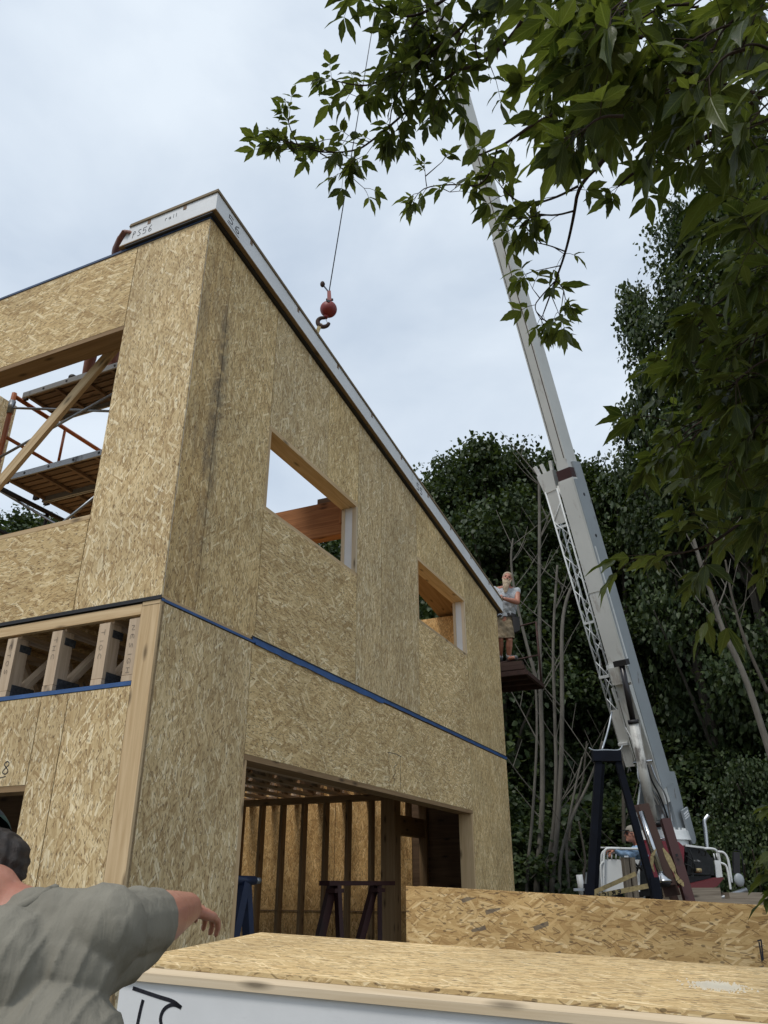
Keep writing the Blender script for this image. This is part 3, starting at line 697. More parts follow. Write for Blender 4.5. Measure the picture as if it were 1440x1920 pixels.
def brace(a, b, s=.57):
    q_tube(sc, 'cross_brace', [(s, a[0], a[1]), (s, b[0], b[1])], .012, 'galv')
b1 = hs(27, 765, .57); b2 = hs(205, 771, .57); brace((b1.y, b1.z), tuple((b1 + (b2 - b1) * 1.25).yz))
b1 = hs(-5, 860, .55); b2 = hs(206, 742, .55); brace(tuple((b1 + (b1 - b2) * .2).yz), tuple((b1 + (b2 - b1) * 1.15).yz), .55)
b1 = hs(-6, 917, .9); b2 = hs(110, 985, .9); q_tube(sc, 'cross_brace', [b1 + (b1 - b2) * .2, b1 + (b2 - b1) * 1.5], .012, 'galv')
b1 = hs(105, 990, .56); b2 = hs(172, 936, .56); q_tube(sc, 'cross_brace', [b1 + (b1 - b2) * .6, b1 + (b2 - b1) * 1.2], .012, 'galv')
def plank(s0, t0, t1, z, label):
    r = thing('scaffold_plank', label, 'scaffold plank', (s0 + .24, (t0 + t1) / 2, z - .03), HM, 'scaffold planks with ribbed undersides')
    for x in (s0, s0 + .465):
        rl = q_bar(r, 'side_rail', (x + .008, t0, z), (x + .008, t1, z), .016, .056, 'alu', up=(0, 0, 1))
        if x == s0:
            tt = t0 + .12
            while tt < t1: 
                mb = MB(); mb.tube([(x - .003, tt, z), (x + .002, tt, z)], .012, 10); part(r, 'rivet_hole', mb, 'black', rl); tt += .29
    k = 6; wd = .45 / k
    for i in range(k):
        q_bar(r, 'slat', (s0 + .02 + wd * (i + .5), t0, z + .026), (s0 + .02 + wd * (i + .5), t1, z + .026), wd - .022, .012, 'plyunder')
    mb = MB(); mb.box(s0 + .018, s0 + .463, t0, t1, z + .033, z + .038); part(r, 'deck', mb, 'lumber_dark')
    n = max(2, int((t1 - t0) / .34))
    for i in range(n + 1):
        t = t0 + .03 + (t1 - t0 - .06) * i / n
        q_bar(r, 'rib', (s0 + .018, t, z + .004), (s0 + .463, t, z + .004), .030, .028, 'plyunder')
    for x in (s0 + .06, s0 + .42):
        for t, d in ((t0, -1), (t1, 1)): q_bar(r, 'end_hook', (x, t, z + .01), (x, t + d * .06, z + .01), .03, .05, 'black')
    return r
plank(.645, .47, 2.60, Zc(4.29), 'upper scaffold plank that the worker with bare legs stands on')
plank(.645, .47, 2.60, Zc(3.375), 'outer lower scaffold plank with bright riveted edge')
plank(1.135, .47, 2.60, Zc(3.375), 'inner lower scaffold plank behind the one with the bright edge')

# ------------------------------------------------------------------ people
def cap(mb, p0, r0, p1, r1, n=14):
    p0 = Vector(p0); p1 = Vector(p1); d = (p1 - p0).normalized(); P = []; Rr = []
    for a in (80, 60, 35, 12): P.append(p0 - d * (r0 * math.sin(R(a)))); Rr.append(r0 * math.cos(R(a)))
    P.append(p0.lerp(p1, .5)); Rr.append((r0 + r1) / 2)
    for a in (12, 35, 60, 80): P.append(p1 + d * (r1 * math.sin(R(a)))); Rr.append(r1 * math.cos(R(a)))
    mb.tube(P, Rr, n)
def basis(f, u):
    f = Vector(f).normalized(); u = Vector(u); x = f.cross(u).normalized(); u = x.cross(f).normalized()
    return Matrix((x, f, u)).transposed()       # columns: right, forward, up
def solid(root, name, mb, m, voxel, parent=None, smooth=2, disp=None, label=None, cut=None, shell=0):
    me = mb.mesh(name); tmp = bpy.data.objects.new('tmp', me); COL.objects.link(tmp)
    md = tmp.modifiers.new('r', 'REMESH'); md.mode = 'VOXEL'; md.voxel_size = voxel
    if smooth: md = tmp.modifiers.new('s', 'SMOOTH'); md.iterations = smooth; md.factor = .5
    dg = bpy.context.evaluated_depsgraph_get(); me2 = bpy.data.meshes.new_from_object(tmp.evaluated_get(dg)); bpy.data.objects.remove(tmp)
    if cut:
        bm = bmesh.new(); bm.from_mesh(me2)
        for co, no in cut: bmesh.ops.bisect_plane(bm, geom=bm.verts[:] + bm.edges[:] + bm.faces[:], plane_co=co, plane_no=no, clear_outer=True)
        bm.to_mesh(me2); bm.free()
    if disp:
        n = len(me2.vertices); co = np.empty(n * 3, np.float32); me2.vertices.foreach_get('co', co); no = np.array([v.normal[:] for v in me2.vertices]); co = co.reshape(-1, 3)
        co = co + no * disp(co, no)[:, None]; me2.vertices.foreach_set('co', co.ravel().astype(np.float32))
    me2.name = name; me2.transform(INV[root.name]); me2.materials.clear(); me2.update()
    o = link(name, me2, M[m], parent or root)
    me2.polygons.foreach_set('use_smooth', [True] * len(me2.polygons))
    if shell: q = o.modifiers.new('t', 'SOLIDIFY'); q.thickness = shell; q.offset = 0
    if label: o['label'] = label
    return o
def hand(mb, w_, d, n, side, curl=.5, sc=1.0, spread=.06, thumb_open=.9):
    # w_ wrist, d finger direction, n palm normal (curling towards n), side = +-1 picks the thumb side
    w_ = Vector(w_); d = Vector(d).normalized(); n = Vector(n); n = (n - d * n.dot(d)).normalized(); x = d.cross(n) * side
    kn = []
    for i, (off, L) in enumerate(((.031, .088), (.010, .085), (-.011, .08), (-.031, .074))):
        k = w_ + d * L * sc + x * off * sc; kn.append(k)
        cap(mb, w_ + x * off * .55 * sc + d * .012, .0135 * sc, k, .0115 * sc, 10)
    for i, (k, ln) in enumerate(zip(kn, (.072, .080, .074, .058))):
        dd = (d + x * spread * (1.5 - i)).normalized(); p = k; c = curl * (1 + .12 * i)
        for j, (fr, r0, r1) in enumerate(((.45, .0098, .009), (.32, .009, .0082), (.25, .0082, .0068))):
            ang = c * (j + .6); v = dd * math.cos(ang) + n * math.sin(ang)
            q = p + v * ln * fr * sc; cap(mb, p, r0 * sc, q, r1 * sc, 8); p = q
    b = w_ + d * .028 * sc + x * .026 * sc; t1 = b + (d * .6 + x * thumb_open + n * .35).normalized() * .042 * sc; t2 = t1 + (d * 1.0 + x * .35 + n * .35).normalized() * .03 * sc; t3 = t2 + (d * 1.0 + x * .05 + n * .45).normalized() * .024 * sc
    cap(mb, b, .015 * sc, t1, .0115 * sc, 8); cap(mb, t1, .011 * sc, t2, .010 * sc, 8); cap(mb, t2, .010 * sc, t3, .008 * sc, 8)
def head(mb, c, f, u, sc=1.0):
    B = basis(f, u); c = Vector(c)
    def L(x, y, z): return c + B @ Vector((x, y, z)) * sc
    mb.ball(L(0, -.012, .025), (.076 * sc, .096 * sc, .088 * sc), 20, 14, B)
    mb.ball(L(0, .030, -.035), (.058 * sc, .062 * sc, .075 * sc), 18, 12, B)
    mb.ball(L(0, .062, -.085), (.030 * sc, .028 * sc, .024 * sc), 12, 8, B)
    cap(mb, L(0, .086, .012), .010 * sc, L(0, .108, -.025), .015 * sc, 10)
    cap(mb, L(-.035, .076, .030), .012 * sc, L(.035, .076, .030), .012 * sc, 10)
    cap(mb, L(-.022, .080, -.058), .009 * sc, L(.022, .080, -.058), .009 * sc, 8)
    for s in (-1, 1):
        mb.ball(L(s * .077, -.005, -.005), (.012 * sc, .022 * sc, .034 * sc), 10, 8, B)
        mb.ball(L(s * .042, .052, -.018), (.024 * sc, .022 * sc, .022 * sc), 10, 8, B)
    return L, B
def leg(mb, hip, knee, ank, toe, k=1.0):
    cap(mb, hip, .088 * k, knee, .058 * k); cap(mb, Vector(knee), .056 * k, Vector(knee).lerp(Vector(ank), .35), .060 * k); cap(mb, Vector(knee).lerp(Vector(ank), .35), .060 * k, ank, .038 * k)
    if toe is not None: cap(mb, Vector(ank) + Vector((0, 0, -.035)), .036 * k, toe, .030 * k)
def arm(mb, sh, el, wr, k=1.0):
    cap(mb, sh, .056 * k, el, .042 * k); e, w_ = Vector(el), Vector(wr); cap(mb, e, .042 * k, e.lerp(w_, .3), .045 * k); cap(mb, e.lerp(w_, .3), .045 * k, w_, .029 * k)
def torso(mb, pel, chest, neck, shl, shr, right, k=1.0, depth=.11):
    pel, chest, neck, shl, shr, right = map(Vector, (pel, chest, neck, shl, shr, right)); right.normalize()
    mb_ = lambda c, rx, rz: c
    for s in (-1, 1):
        cap(mb, pel + right * s * .075 * k, .105 * k, chest + right * s * .085 * k, .115 * k)
    cap(mb, pel, .12 * k, chest, .125 * k)
    for s in (shl, shr): cap(mb, chest.lerp(s, .35), .10 * k, s, .062 * k); cap(mb, neck - (neck - chest) * .15, .06 * k, s, .05 * k)
    cap(mb, chest, .11 * k, neck, .062 * k)

# --- man in the foreground, seen from behind, pointing
man = thing('person', 'man in olive grey t-shirt seen from behind, right arm pointing', 'person', (-.62, 1.42, 0))
nk = Vector((-.665, 1.45, 1.575)); chest = Vector((-.675, 1.40, 1.36)); pel = Vector((-.68, 1.38, .98))
shR = Vector((-.468, 1.46, 1.535)); shL = Vector((-.90, 1.36, 1.52)); elR = at(283, 1728, 1.70); wrR = at(350, 1703, 1.95); elL = Vector((-1.02, 1.32, 1.23)); wrL = Vector((-1.0, 1.52, 1.03))
hd = Vector((-.752, 1.55, 1.615)); hf = Vector((.02, 1, -.30))
mb = MB(); torso(mb, pel, chest, nk, shL, shR, (1, .1, 0), 1.05); Lh, Bh = head(mb, hd, hf, (-.42, .2, 1), 1.0)
cap(mb, nk - Vector((0, .0, .02)), .066, hd - Vector((-.01, .03, .03)), .062); cap(mb, nk + Vector((.02, 0, -.01)), .055, nk + Vector((.10, 0, -.03)), .048)
arm(mb, shR, elR, wrR, 1.15); arm(mb, shL, elL, wrL, 1.1)
dR = (at(400, 1712, 2.09) - wrR).normalized()
hand(mb, wrR + dR * .01, dR, (-.45, -.25, -.9), 1, .36, 1.0, .10, .35)
hand(mb, wrL, (wrL - elL), (1, 0, 0), 1, .6)
for s in (-1, 1):
    hp_ = pel + Vector((s * .095, 0, -.04)); kn_ = Vector((-.68 + s * .11, 1.42, .52)); an_ = Vector((-.68 + s * .12, 1.38, .10)); leg(mb, hp_, kn_, an_, an_ + Vector((0, .14, -.07)), 1.05)
body = solid(man, 'body', mb, 'skin', .0055, smooth=2)
# shirt with drape folds
mb = MB()
torso(mb, pel, chest + Vector((0, 0, 0)), nk + Vector((0, 0, -.045)), shL, shR, (1, .1, 0), 1.15)
for s in (-1, 1): cap(mb, pel + Vector((s * .15, 0, -.08)), .13, chest + Vector((s * .160, 0, -.02)), .140)
cap(mb, Vector((-.58, 1.44, 1.548)), .056, shR, .062); cap(mb, Vector((-.58, 1.42, 1.50)), .075, Vector((-.50, 1.43, 1.48)), .075); cap(mb, Vector((-.76, 1.41, 1.545)), .058, shL, .068); cap(mb, Vector((-.60, 1.39, 1.48)), .10, Vector((-.76, 1.38, 1.48)), .10)
dA = (elR - shR).normalized(); cap(mb, shR - dA * .02, .062, elR + dA * .0, .056); cap(mb, shR + Vector((-.015, 0, -.05)), .060, elR + Vector((-.012, -.02, -.035)), .048)
dB = (elL - shL).normalized(); cap(mb, shL, .078, elL - dB * .06, .078)
def folds(co, no):
    x, y, z = co[:, 0], co[:, 1], co[:, 2]
    dz = np.maximum(1.60 - z, 0)
    ph = (x * (1 - .35 * dz) + .16 * dz ** 1.3 * np.clip((x + .75) / .2, -1, 1)) * 190 + 1.8 * np.sin(z * 6 + x * 4)
    back = np.clip((1.50 - y) / .06, 0, 1)
    ridge = (1 - np.abs(np.sin(ph * .5))) ** 2.2
    amp = .35 + .65 * (.5 + .5 * np.sin(x * 19 + z * 8 + 1.5 * np.sin(z * 11)))
    d = .0070 * ridge * amp * back * np.clip(dz / .10, .25, 1)
    ph3 = (x * .8 + z * .55) * 75 + 1.2 * np.sin(z * 15)
    near = np.exp(-((x + .43) ** 2 / .006 + (z - 1.47) ** 2 / .012))
    d += .006 * near * (1 - np.abs(np.sin(ph3 * .5))) ** 1.5
    d += .004 * np.sin(x * 15 + z * 5) * np.cos(z * 11 - x * 4)
    sl = np.clip((y - 1.52) / .05, 0, 1)
    d += sl * .0045 * (1 - np.abs(np.sin(y * 26 + z * 22 + x * 10))) ** 1.5
    return d
cut = [(Vector((0, 0, .86)), Vector((0, 0, -1))), (elR + Vector((.0, -.015, 0)), Vector((.12, 1.0, -.25)))]
shirt = solid(man, 't_shirt', mb, 'shirt_olive', .005, smooth=4, disp=folds, cut=cut)
mb = MB(); ringp = []
Bn = basis((0.1, 1, .25), (0, 0, 1))
for i in range(33):
    a = i / 32 * 2 * math.pi; ringp.append(nk + Vector((.015, -.0, .012)) + Bn @ Vector((.098 * math.cos(a), .080 * math.sin(a), .0)) + Vector((0, 0, .014 * math.cos(2 * a) - .006)))
mb.tube(ringp, .0085, 8); part(man, 'collar', mb, 'shirt_olive', shirt, smooth=True)
mb = MB()
for s in (-1, 1):
    hp_ = pel + Vector((s * .095, 0, -.02)); kn_ = Vector((-.68 + s * .11, 1.42, .52)); an_ = Vector((-.68 + s * .12, 1.38, .10)); leg(mb, hp_, kn_, an_, None, 1.2)
cap(mb, pel + Vector((-.07, 0, 0)), .13, pel + Vector((.07, 0, 0)), .13); solid(man, 'trousers', mb, 'jeans', .010)
for s in (-1, 1):
    an_ = Vector((-.68 + s * .12, 1.38, .10)); mb = MB(); cap(mb, an_ + Vector((0, -.03, -.045)), .052, an_ + Vector((0, .15, -.055)), .044); cap(mb, an_, .055, an_ + Vector((0, 0, -.04)), .055); solid(man, 'boot', mb, 'leather', .01)
mb = MB(); mb.ball(Lh(0, -.022, .012), (.0855, .100, .098), 20, 14, Bh); mb.ball(Lh(0, -.050, -.050), (.080, .060, .060), 14, 10, Bh)
oc_ = at(-14, 1622, 1.50); cap(mb, oc_, .060, hd + Vector((0, 0, .0)), .075); cap(mb, oc_, .05, oc_ + Vector((-.01, .0, -.025)), .045)
def strands(co, no): return .0022 * np.sin(co[:, 0] * 420 + 3 * np.sin(co[:, 2] * 60)) + .0015 * np.sin(co[:, 2] * 300 + co[:, 0] * 200)
solid(man, 'hair', mb, 'hair', .004, disp=strands, cut=[(Lh(0, .055, 0), Bh @ Vector((0, 1, .2)))])
mb = MB(); mb.ball(Lh(0, -.01, .060), (.085, .105, .08), 24, 16, Bh); capo = solid(man, 'cap', mb, 'plaid', .006, cut=[(Lh(0, 0, .066), Bh @ Vector((0, -.15, -1)))])
def eyes(root, L, B, m='glass', k=1.0):
    for s in (-1, 1):
        mb = MB(); mb.ball(L(s * .031, .071, .006), (.013 * k, .010 * k, .008 * k), 10, 8, B); part(root, 'eye', mb, m, smooth=True)
eyes(man, Lh, Bh)

# --- bearded man on the platform
bd = thing('person', 'bearded man in sleeveless grey shirt and khaki shorts leaning on the low roof end', 'person', at(955, 1240, 12.15))
k = .95
hc = at(951, 1085, 12.02); f = Vector((-.12, -1, .02)); up = Vector((.22, -.06, 1))
shr_ = at(926, 1107, 12.1); shl_ = at(969, 1109, 12.1); nkk = at(950, 1100, 12.12); ch = at(946, 1122, 12.12); pv = at(944, 1162, 12.2)
elr = at(926, 1131, 11.95); wrr = at(934, 1124, 11.8); ell = at(970, 1129, 12.0); wrl = at(946, 1123, 11.8)
mb = MB(); torso(mb, pv, ch, nkk, shl_, shr_, (1, 0, 0), .95); Lb, Bb = head(mb, hc, f, up, k); cap(mb, nkk, .058, hc + Vector((0, .02, -.05)), .055)
arm(mb, shr_, elr, wrr, .95); arm(mb, shl_, ell, wrl, 1.0)
hand(mb, wrl, at(934, 1120, 11.75) - wrl, (0, .3, -1), -1, .6, .95); hand(mb, wrr, at(936, 1116, 11.7) - wrr, (.3, .5, -1), 1, .6, .95)
kr, ar = at(938, 1199, 12.1), at(938, 1232, 12.3); kl, al = at(955, 1200, 12.08), at(954, 1231, 12.2)
leg(mb, at(936, 1166, 12.2), kr, ar, ar + Vector((-.03, -.11, -.05)), .9); leg(mb, at(951, 1166, 12.2), kl, al, al + Vector((.05, -.12, -.05)), .92)
solid(bd, 'body', mb, 'skin', .0075, smooth=2)
mb = MB(); torso(mb, pv + Vector((0, 0, .02)), ch, nkk + Vector((0, 0, -.05)), shl_, shr_, (1, 0, 0), 1.08)
def wr_(co, no): return .006 * np.sin(co[:, 2] * 60 + co[:, 0] * 25) * np.cos(co[:, 0] * 40)
solid(bd, 'shirt', mb, 'shirt_grey', .009, disp=wr_, cut=[(pv + Vector((0, 0, .02)), Vector((0, 0, -1)))])
mb = MB(); zb_ = at(950, 1152, 12.1).z; cap(mb, Vector((pv.x - .085, pv.y, zb_)), .135, Vector((pv.x + .085, pv.y, zb_)), .135)
belt = solid(bd, 'tool_belt', mb, 'leather', .009, cut=[(Vector((0, 0, zb_ + .045)), Vector((0, 0, 1))), (Vector((0, 0, zb_ - .045)), Vector((0, 0, -1)))])
mb = MB(); bp = at(967, 1170, 12.15); mb.hexa([bp + Vector(v) for v in ((-.05, -.06, -.16), (.05, -.06, -.12), (.05, .06, -.12), (-.05, .06, -.16))], [bp + Vector(v) for v in ((-.06, -.07, .1), (.06, -.07, .1), (.06, .07, .1), (-.06, .07, .1))]); part(bd, 'tool_pouch', mb, 'leather', belt, bevel=.01)
mb = MB(); p_ = at(938, 1155, 11.97); mb.tube(arc([p_ + Vector((-.04, -.01, 0)), p_ + Vector((-.02, -.02, .03)), p_ + Vector((.03, -.02, .02)), p_ + Vector((.03, -.01, -.03)), p_ + Vector((-.02, -.01, -.04))]), .006, 6); part(bd, 'buckle', mb, 'chrome', belt)
mb = MB()
for hp_, kk in ((at(936, 1164, 12.2), kr), (at(951, 1164, 12.2), kl)): cap(mb, hp_, .105, kk + Vector((0, 0, -.02)), .088)
cap(mb, pv + Vector((-.07, 0, .02)), .115, pv + Vector((.07, 0, .02)), .115)
solid(bd, 'shorts', mb, 'khaki', .009, disp=wr_, cut=[(Vector((0, 0, at(955, 1198, 12.1).z)), Vector((0, 0, -1)))])
for an_, d_ in ((ar, Vector((-.03, -.12, -.0))), (al, Vector((.09, -.10, -.0)))):
    mb = MB(); cap(mb, an_ + Vector((0, .02, -.03)), .046, an_ + d_ + Vector((0, 0, -.045)), .040); so = solid(bd, 'shoe', mb, 'shoe', .008)
    mb = MB(); mb.tube([an_ + Vector((0, 0, -.02)), an_ + Vector((0, 0, .04))], .044, 12); part(bd, 'sock', mb, 'sock', so, smooth=True)
mb = MB(); mb.ball(Lb(0, .055, -.10), (.062, .045, .060), 14, 10, Bb); mb.ball(Lb(0, .065, -.165), (.052, .036, .080), 14, 10, Bb); mb.ball(Lb(-.01, .06, -.23), (.034, .026, .055), 12, 8, Bb)
for s in (-1, 1): cap(mb, Lb(s * .066, .025, -.02), .014, Lb(s * .045, .055, -.09), .024)
cap(mb, Lb(-.03, .088, -.046), .010, Lb(.03, .088, -.046), .010)
solid(bd, 'beard', mb, 'beard', .006)
mb = MB(); mb.ball(Lb(0, -.025, .045), (.083, .096, .082), 18, 12, Bb); solid(bd, 'hair', mb, 'hairgrey', .007, cut=[(Lb(0, .045, .03), Bb @ Vector((0, 1, -.45)))])
eyes(bd, Lb, Bb, 'hair', 1.1)

# --- work platform, pole and block
wp = thing('work_platform', 'rusty brown steel work platform on a grey pole at the far corner of the house', 'work platform', at(952, 1700, 12.6).xy.to_3d())
c0 = at(930, 1262, 12.0); c1 = at(986, 1256, 12.0); zf = c1.z
n1 = Vector((c1.x, c1.y, zf)); a_ = Vector((math.sin(HA), math.cos(HA), 0)); b_ = Vector((-math.cos(HA), math.sin(HA), 0))
A0 = n1; A1 = n1 + a_ * 1.05; B0 = n1 + b_ * .55; B1 = A1 + b_ * .95
mb = MB(); mb.hexa([A0, A1, B1, B0], [p + Vector((0, 0, .02)) for p in (A0, A1, B1, B0)]); part(wp, 'deck', mb, 'rustplat')
for p, q in ((A0, A1), (A1, B1), (B1, B0), (B0, A0)): q_bar(wp, 'edge_beam', p - Vector((0, 0, .035)), q - Vector((0, 0, .035)), .05, .07, 'rustplat')
for f_ in (.33, .66): q_bar(wp, 'cross_beam', A0.lerp(A1, f_) - Vector((0, 0, .03)), B0.lerp(B1, f_) - Vector((0, 0, .03)), .05, .05, 'rustplat')
pt_ = A1 - a_ * .1; tp = Vector((pt_.x, pt_.y, at(1003, 1166, pt_.y).z))
rl = q_tube(wp, 'railing', [pt_, tp], .018, 'rustplat'); q_tube(wp, 'rail', [tp, tp + b_ * .45 + Vector((0, 0, -.06))], .014, 'rustplat', rl)
q_tube(wp, 'rail', [pt_ + Vector((0, 0, .47)), pt_ + b_ * .8 + Vector((0, 0, .40))], .014, 'rustplat', rl)
pb = at(950, 1700, 12.75); q_tube(wp, 'pole', [(pb.x, pb.y, 0), (pb.x - .03, pb.y, at(948, 1150, 12.7).z)], .045, 'galv'); q_bar(wp, 'bracket', (pb.x, pb.y, zf - .5), B1 - a_ * .4, .05, .05, 'rustplat')
bl = thing('timber_block', 'brown timber block under the bearded man\'s foot', 'block', A0 + Vector((0, 0, .02)))
for i in range(2):
    z_ = zf + .022 + .066 * i; q_bar(bl, 'board', Vector((0, 0, z_ + .032)) + (A0 + a_ * .05 + b_ * (.02 + .03 * i)).xy.to_3d(), Vector((0, 0, z_ + .032)) + (A0 + a_ * .05 + b_ * .6).xy.to_3d(), .12, .064, 'rust')

# --- worker on the scaffold (house frame)
wk = thing('person', 'worker darkened in silhouette, bending on the upper scaffold plank, arm round the roof panel', 'person', (.86, 1.75, Zc(4.34)), HM)
fz = Zc(4.34)
Lf = hs(162, 700, .86); Rf = hs(203, 690, .86)
fl, fr_ = Vector((.86, Lf.y, fz + .06)), Vector((.90, Rf.y, fz + .06))
pe = Vector((1.0, 1.78, fz + .76)); cs = Vector((.72, 1.50, fz + .93)); ne = Vector((.50, 1.32, fz + .98))
sL, sR = Vector((.62, 1.60, fz + .93)), Vector((.58, 1.10, fz + .93))
hdw = Vector((.36, 1.30, fz + .93))
e1 = hs(218, 476, .12); w1_ = hs(226, 447, -.02); hnd = hs(246, 426, -.05)
mb = MB(); torso(mb, pe, cs, ne, sL, sR, (0, -1, 0), .95); Lw, Bw = head(mb, hdw, (-1, -.3, -.4), (0, 0, 1)); cap(mb, ne, .055, hdw, .055)
arm(mb, sR, e1, w1_, 1.0); arm(mb, sL, Vector((.42, 1.75, fz + .72)), Vector((.3, 1.5, fz + .60)), .95)
hand(mb, w1_, hnd - w1_, (.2, 0, -1), 1, .7, 1.0); hand(mb, Vector((.3, 1.5, fz + .60)), (-.2, -.4, -.3), (0, 0, -1), 1, .6)
leg(mb, pe + Vector((0, .1, -.03)), Vector((.80, (Lf.y + 1.80) / 2 + .03, fz + .46)), fl, fl + Vector((-.13, 0, -.03)), .95); leg(mb, pe + Vector((0, -.1, -.03)), Vector((.84, (Rf.y + 1.70) / 2 - .04, fz + .46)), fr_, fr_ + Vector((-.13, 0, -.03)), .95)
solid(wk, 'body', mb, 'skin_silhouette', .008)
mb = MB(); torso(mb, pe, cs, ne - Vector((-.04, -.04, 0.02)), sL, sR, (0, -1, 0), 1.06); solid(wk, 'shirt', mb, 'shirt_olive', .011, smooth=3)
mb = MB()
cap(mb, pe + Vector((0, .1, -.03)), .11, Vector((.80, (Lf.y + 1.80) / 2 + .03, fz + .50)), .085); cap(mb, pe + Vector((0, -.1, -.03)), .11, Vector((.84, (Rf.y + 1.70) / 2 - .04, fz + .50)), .085); solid(wk, 'shorts', mb, 'jeans', .011)
for q in (fl, fr_):
    mb = MB(); cap(mb, q + Vector((.02, 0, -.02)), .044, q + Vector((-.15, 0, -.03)), .038); solid(wk, 'shoe', mb, 'leather', .01)
mb = MB(); mb.ball(Lw(0, -.02, .03), (.082, .098, .09), 16, 10, Bw); solid(wk, 'hair', mb, 'hair', .008, cut=[(Lw(0, .055, 0), Bw @ Vector((0, 1, -.3)))])
eyes(wk, Lw, Bw)

# ------------------------------------------------------------------ foreground panel (lies on trestles) and the standing sheet
# plane of the table top from the photograph's perspective
hA = at(227, 1800, 1)
def mkpanel():
    r1_ = ray(227, 1801); r1_ = r1_ * (2.74 / r1_.y); P0 = r1_ + Vector((0, 0, CAMZ))
    dl = Vector((math.sin(R(-70.4)), math.cos(R(-70.4)), .040)).normalized() * -1       # long side, running right and towards us
    dw = Vector((math.sin(R(19.6)), math.cos(R(19.6)), .0)); 
    # solve the rise so that the far corner lands right
    return P0, dl, dw
P0, dl, dw = mkpanel()
best = None
for i in range(-40, 80):
    rise = i * .002
    for j in range(60):
        wdt = .9 + j * .01
        q = P0 + (dw + Vector((0, 0, rise))) * wdt
        v = q - Vector((0, 0, CAMZ)); c_ = math.cos(PITCH); s_ = math.sin(PITCH); dep = v.y * c_ + v.z * s_; px = 720 + F_PX * v.x / dep; py = 960 - F_PX * (-v.y * s_ + v.z * c_) / dep
        e_ = abs(px - 487) + 1.5 * abs(py - 1748)
        if best is None or e_ < best[0]: best = (e_, rise, wdt, px, py)
print('PANEL', best)
rise, wdt = best[1], best[2]
dwn = (dw + Vector((0, 0, rise))).normalized(); wd2 = wdt * (dw + Vector((0, 0, rise))).length
nn = dl.cross(dwn).normalized(); nn = nn if nn.z > 0 else -nn
PM = Matrix((dl, dwn, nn)).transposed().to_4x4(); PM.translation = P0
PL = 3.4
sp_ = thing('insulated_panel', 'thick insulated panel with white foam edge and black handwriting, lying flat in front', 'insulated panel', (0, 0, 0), PM)
mb = MB(); mb.box(0, PL, .004, wd2, -.0115, 0); part(sp_, 'top_sheet', mb, 'osb_top', bevel=.0015)
mb = MB(); mb.box(.004, PL - .004, .006, wd2 - .006, -.20, -.049); part(sp_, 'foam_core', mb, 'foam')
fc = None
for x0, x1, m_ in ((.002, 2.02, 'lumber_pale'), (2.024, 2.13, 'lumber_pale'), (2.134, PL, 'lumber_pale')):
    pr = [(.03, -.0122), (.004, -.0122), (-.007, -.0255), (-.007, -.048), (.03, -.048)]; mb = MB(); o_ = x0 * 3 + .3
    Aq = [(x0, *p) for p in pr]; Bq = [(x1, *p) for p in pr]; mb.poly(Aq, [(p[1], p[2]) for p in Aq]); mb.poly(Bq[::-1], [(p[1], p[2]) for p in Bq[::-1]])
    for i in range(5): j = (i + 1) % 5; mb.poly([Aq[j], Aq[i], Bq[i], Bq[j]], [(x0, o_ + j * .03), (x0, o_ + i * .03), (x1, o_ + i * .03), (x1, o_ + j * .03)])
    part(sp_, 'edge_board', mb, m_, bevel=.0015)
mb = MB(); mb.bar((.01, wd2 - .02, -.0325), (PL, wd2 - .02, -.0325), .037, .04); part(sp_, 'edge_board', mb, 'lumber_pale')
mb = MB(); mb.box(.0, PL, 0.001, wd2, -.2125, -.2005); part(sp_, 'bottom_sheet', mb, 'osb_in')
# handwriting on the foam: measured strokes
def onfront(px, py, yy=.0055):
    v = ray(px, py); o = Vector((0, 0, CAMZ)); Pm = PM.inverted(); o2 = Pm @ o; d2 = Pm.to_3x3() @ v; t = (yy - o2.y) / d2.y; return o2 + d2 * t
mb = MB()
for ln in ([(250, 1853), (300, 1870), (325, 1877), (339, 1889)], [(268, 1876), (263, 1895), (257, 1925), (254, 1945)], [(338, 1888), (325, 1882), (308, 1890), (300, 1908), (303, 1925), (312, 1945)]):
    pts = [onfront(*p) for p in ln]; strokes(mb, [[(p.x, p.z) for p in pts]], (0, .006, 0), (1, 0, 0), (0, 0, 1), (0, -1, 0), .0105, .001)
part(sp_, 'handwriting', mb, 'ink')
for x in (.5, 2.6):
    tr = thing('trestle', 'low timber trestle hidden under the %s end of the flat panel' % ('left' if x < 1 else 'right'), 'trestle', (PM @ Vector((x, wd2 / 2, 0))).xy.to_3d(), None, 'trestles under the flat panel')
    a0 = PM @ Vector((x, .08, -.25)); a1 = PM @ Vector((x, wd2 - .08, -.25)); q_bar(tr, 'beam', a0, a1, .09, .075, 'oldwood')
    for a_2, ss in ((a0, 1), (a1, -1)):
        for e_ in (-.22, .22):
            foot = Vector((a_2.x + e_ * dl.x, a_2.y + e_ * dl.y, 0.0)); q_bar(tr, 'leg', foot, a_2 + Vector((0, 0, -.03)), .04, .09, 'oldwood')
